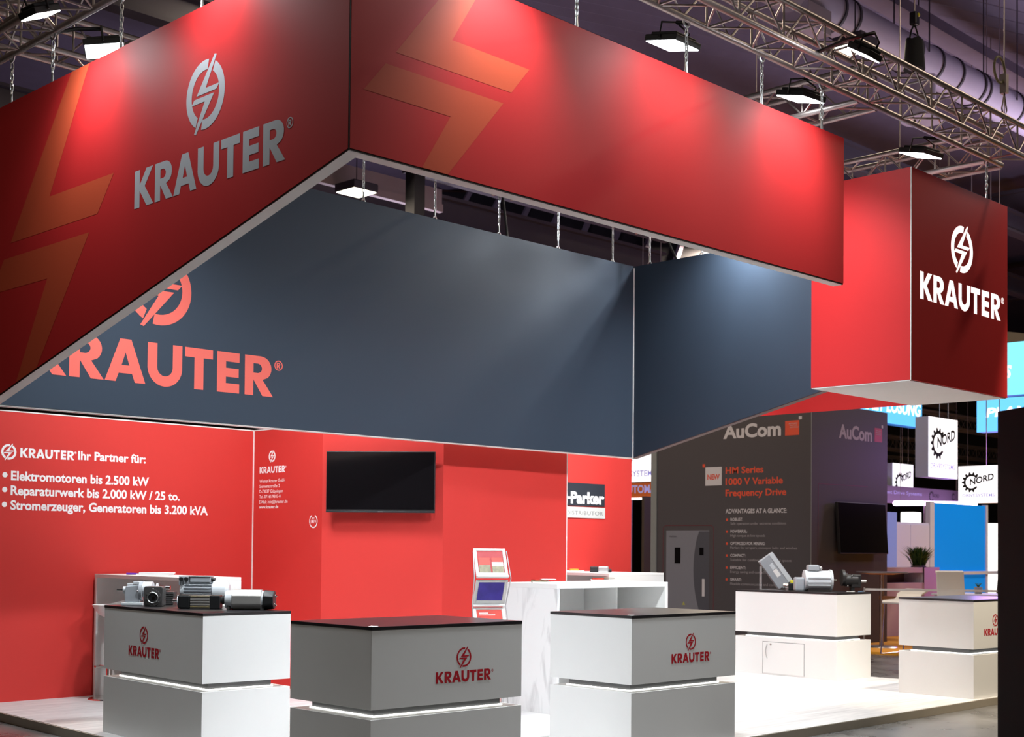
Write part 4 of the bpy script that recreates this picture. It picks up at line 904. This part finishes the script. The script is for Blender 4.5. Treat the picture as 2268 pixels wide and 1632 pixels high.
# ================================================================== HALL
CEIL = 12.0
deck = MB()
cxd = Vector((math.cos(-.35), math.sin(-.35), 0)); cyd = Vector((-cxd.y, cxd.x, 0))
n = 130; org = Vector((16, 16, CEIL))
prev = None
for i in range(n + 1):
    for q in range(2):
        off_ = (i + q * .5) * .42 - n * .21; zz = CEIL + (0 if (i * 2 + q) % 2 == 0 else .09)
        a = org + cyd * off_ - cxd * 46; b_ = org + cyd * off_ + cxd * 46; a.z = b_.z = zz
        cur = (deck.bm.verts.new(a), deck.bm.verts.new(b_))
        if prev: deck.bm.faces.new((prev[0], prev[1], cur[1], cur[0]))
        prev = cur
struct(deck.build('ceiling', hall_deck))
struct(box('wall_far', -12, 72, 62, 62.3, HF, CEIL + .3, hall_dark)); struct(box('wall_east', 68, 68.3, -12, 62, HF, CEIL + .3, hall_dark))
struct(box('wall_west', -14.3, -14, -12, 62, HF, CEIL + .3, hall_dark)); struct(box('wall_south', -14, 68, -14.3, -14, HF, CEIL + .3, hall_dark))
# inclined black acoustic bay with slender ribs high behind the stand
LF = lambda lat, z_, f_: Vector((0, 0, 0)) + rt * lat + fw * f_ + up * z_
o_ = [LF(-21, 6.0, 34), LF(12, 6.0, 34), LF(12, 11.9, 39.2), LF(-21, 11.9, 39.2)]
bay = MB(); vs = [bay.bm.verts.new(p) for p in o_]; bay.bm.faces.new(vs); v2 = [bay.bm.verts.new(p + fw * .3) for p in o_]; bay.bm.faces.new(v2[::-1])
for i in range(4): j = (i + 1) % 4; bay.bm.faces.new((vs[i], v2[i], v2[j], vs[j]))
struct(bay.build('wall_bay', hall_dark))
ribs = MB()
for i in range(34):
    lat = -20.6 + i * .95
    p0 = LF(lat, 6.0, 33.9); p1 = LF(lat + 2.2, 11.9, 39.1)
    ribs.cyl(p0, p1, .09, seg=4)
struct(ribs.build('trim_6', hall_rib))
for i, (y, z, h, m_) in enumerate(((15, 9.6, .5, hall_beam), (17.6, 9.2, .5, hall_beam), (23.5, 9.0, .7, hall_beam), (33, 8.8, .5, hall_beam_lit), (36, 9.6, .8, hall_beam))):
    struct(MB().box(2, 66, y - .15, y + .15, z, z + .06).box(2, 66, y - .02, y + .02, z + .06, z + h).box(2, 66, y - .15, y + .15, z + h, z + h + .06).build('beam_%d' % (i + 1), m_))
struct(MB().box(9.5, 17.6, 19.40, 19.52, 8.05, 8.20).box(9.5, 17.6, 19.44, 19.48, 8.20, 8.5).build('beam_8', hall_beam_lit))
struct(MB().box(16.2, 24, 18.6, 19.0, 8.45, 8.52).box(16.2, 24, 18.75, 18.85, 8.52, 9.1).box(16.2, 24, 18.6, 19.0, 9.1, 9.17).build('beam_9', hall_beam))
struct(MB().box(13, 27, 21.3, 21.7, 8.3, 8.37).box(13, 27, 21.45, 21.55, 8.37, 9.0).box(13, 27, 21.3, 21.7, 9.0, 9.07).build('beam_10', hall_beam))
struct(MB().box(15.9, 16.15, 18.3, 18.55, 6.0, CEIL).build('beam_11', hall_dark))
for i, x in enumerate((36, 46)):
    struct(MB().box(x - .15, x + .15, -6, 60, 10.4, 10.46).box(x - .02, x + .02, -6, 60, 10.46, 11.4).box(x - .15, x + .15, -6, 60, 11.4, 11.5).build('beam_%d' % (i + 6), hall_beam))
# ventilation duct
t = thing('ventilation_duct', 'thick round mauve-lit ventilation duct under the hall ceiling at the upper right', 'duct', (0, 0, 0))
DY, DZ, DR = 10.65, 9.5, .30
MB().cyl((9, DY, DZ), (40, DY, DZ), DR, seg=28).build('pipe', duct_m, t, smooth=True)
for x in (13.5, 15.2, 15.5, 17.3, 17.7, 19.6, 20.3, 21.0, 21.8, 22.0, 23.3, 25, 26.8): MB().cyl((x, DY, DZ), (x + .05, DY, DZ), DR + .02, seg=28).build('joint_ring', hall_beam, t)
MB().box(16.3, 16.9, DY - .3, DY + .3, DZ - .55, DZ - .2).build('outlet_box', duct_m, t); MB().cyl((20.2, DY, DZ - .85), (20.2, DY, DZ - .1), .20, seg=20).cyl((20.2, DY, DZ - .95), (20.2, DY, DZ - .85), .36, .20, 24).build('outlet_diffuser', duct_m, t, smooth=True)
for x in (13, 16, 19.8, 23, 27):
    for sy in (-.31, .31): MB().cyl((x, DY + sy, DZ), (x, DY + sy, CEIL), .012, seg=6).build('hanger', hall_beam, t)
t = thing('cable_tray', 'long straight cable tray running beside the ventilation duct', 'cable tray', (0, 0, 0)); MB().box(9, 42, 11.5, 11.9, 10.9, 10.94).box(9, 42, 11.5, 11.53, 10.94, 11.1).box(9, 42, 11.87, 11.9, 10.94, 11.1).build('tray', hall_rib, t)
for x in (12, 17, 22, 28): MB().cyl((x, 11.7, 10.95), (x, 11.7, CEIL), .012, seg=6).build('hanger', hall_beam, t)
# hoist with its black chain bag, and a second hoist chain with a coil
bp_ = Vector((16.55, 8.86, 8.0))
t = thing('chain_bag', 'black cloth chain bag hanging from a hoist chain above the right truss', 'hoist', bp_)
k = MB(); n = 20; prev = None
for r, z in ((.17, 0), (.165, .08), (.15, .25), (.135, .40)):
    ring = [k.bm.verts.new(((1 + .05 * math.sin(3 * 2 * PI * i / n)) * r * math.cos(2 * PI * i / n), r * math.sin(2 * PI * i / n) * .8, z + .012 * math.sin(5 * 2 * PI * i / n) * (1 if z in (0, .40) else 0))) for i in range(n)]
    if prev:
        for i in range(n): j = (i + 1) % n; k.bm.faces.new((prev[i], prev[j], ring[j], ring[i]))
    else: k.bm.faces.new(ring[::-1])
    prev = ring
k.build('bag', black_soft, t, smooth=True)
for s_ in (-1, 1): MB().tube([(s_ * .13, 0, .39), (s_ * .08, 0, .52), (0, 0, .62)], .012, 8).build('strap', black_soft, t)
MB().box(-.06, .06, -.05, .05, .60, .78).build('hoist_body', black, t, bevel=.02); MB().cyl((0, 0, .78), (0, 0, CEIL - 8.0), .010, seg=8).build('hoist_chain', alu_dull, t); MB().ball((.02, -.04, .74), .03, 10).build('hook_block', yellow, t)
t = thing('hoist_chain', 'thin hoist chain with a coiled loop above the right end of the front truss', 'hoist', (12.2, 5.61, 5.55))
MB().cyl((0, 0, 0), (0, 0, CEIL - 5.55), .006, seg=6).build('chain', alu_dull, t)
MB().tube([(-.10 + .11 * math.cos(a * 2 * PI / 20), .0, .50 + .12 * math.sin(a * 2 * PI / 20)) for a in range(20)], .012, 8, True).build('coil', mat('olive_rope', (.25, .22, .12), .7, noise=.1), t)
MB().box(-.03, .03, -.03, .03, .3, .48).build('hook_block', alu_dull, t); MB().tube([(0, 0, .3), (-.05, 0, .15), (0, 0, .02), (.05, 0, .15), (0, 0, .3)], .008, 6).build('sling', alu_dull, t)
# hall lamps
def hall_lamp(label, x, y, z, energy, sz=.55):
    t = thing('hall_lamp', label, 'lamp', (x, y, z), 0, 'lamps of the exhibition hall')
    MB().box(-sz / 2 - .03, sz / 2 + .03, -sz / 2 - .03, sz / 2 + .03, .01, .16).build('housing', hall_beam, t, bevel=.02); MB().box(-sz / 2, sz / 2, -sz / 2, sz / 2, 0, .012).build('lens', lens_warm, t)
    MB().cyl((0, 0, .16), (0, 0, CEIL - z), .01, seg=6).build('rod', hall_beam, t)
    if energy: light('hall_light', 'AREA', (x, y, z - .03), energy, WARM, (x, y, 0), size=sz)
hall_lamp('yellowish hall lamp shining just above the front truss', 17.3, 10.2, 8.83, 100, .42)
hall_lamp('yellowish hall lamp seen in the gap between the red and slate banners', 15.09, 18.95, 7.86, 60, .5)
for i, (x, y) in enumerate(((2.0, 3.5), (9.5, 1.5), (17.0, 3.0), (-2.5, 11.0), (30, 9), (30, 22), (33, 10), (13, 17))):  # unseen lamps; the last two added to light far fascia and dark tower
    hall_lamp(['hall lamp above the aisle near the camera', 'hall lamp above the front aisle', 'hall lamp above the right end of the front aisle', 'hall lamp above the left aisle', 'hall lamp above the yellow-carpet stand', 'far hall lamp behind the dark tower', 'added unseen lamp over the blue partition, lighting the far fascia', 'added unseen lamp behind the left red wall, lighting the dark tower'][i], x, y, 10.0, P_HALL * (.3, .25, 2.5, .6, 6, 5, 4, 6)[i])
light('ceiling_fill', 'AREA', (27, 8, 4.6), 650, (.90, .80, 1.0), (27, 8, 12), size=4.0)  # added unseen area light without a fixture, lifts the ceiling deck
light('bay_fill', 'AREA', LF(-3, 5.8, 29), 330, (.88, .78, 1.0), LF(-3, 20, 31), size=2.5)  # added unseen area light without a fixture, lifts the ribbed bay
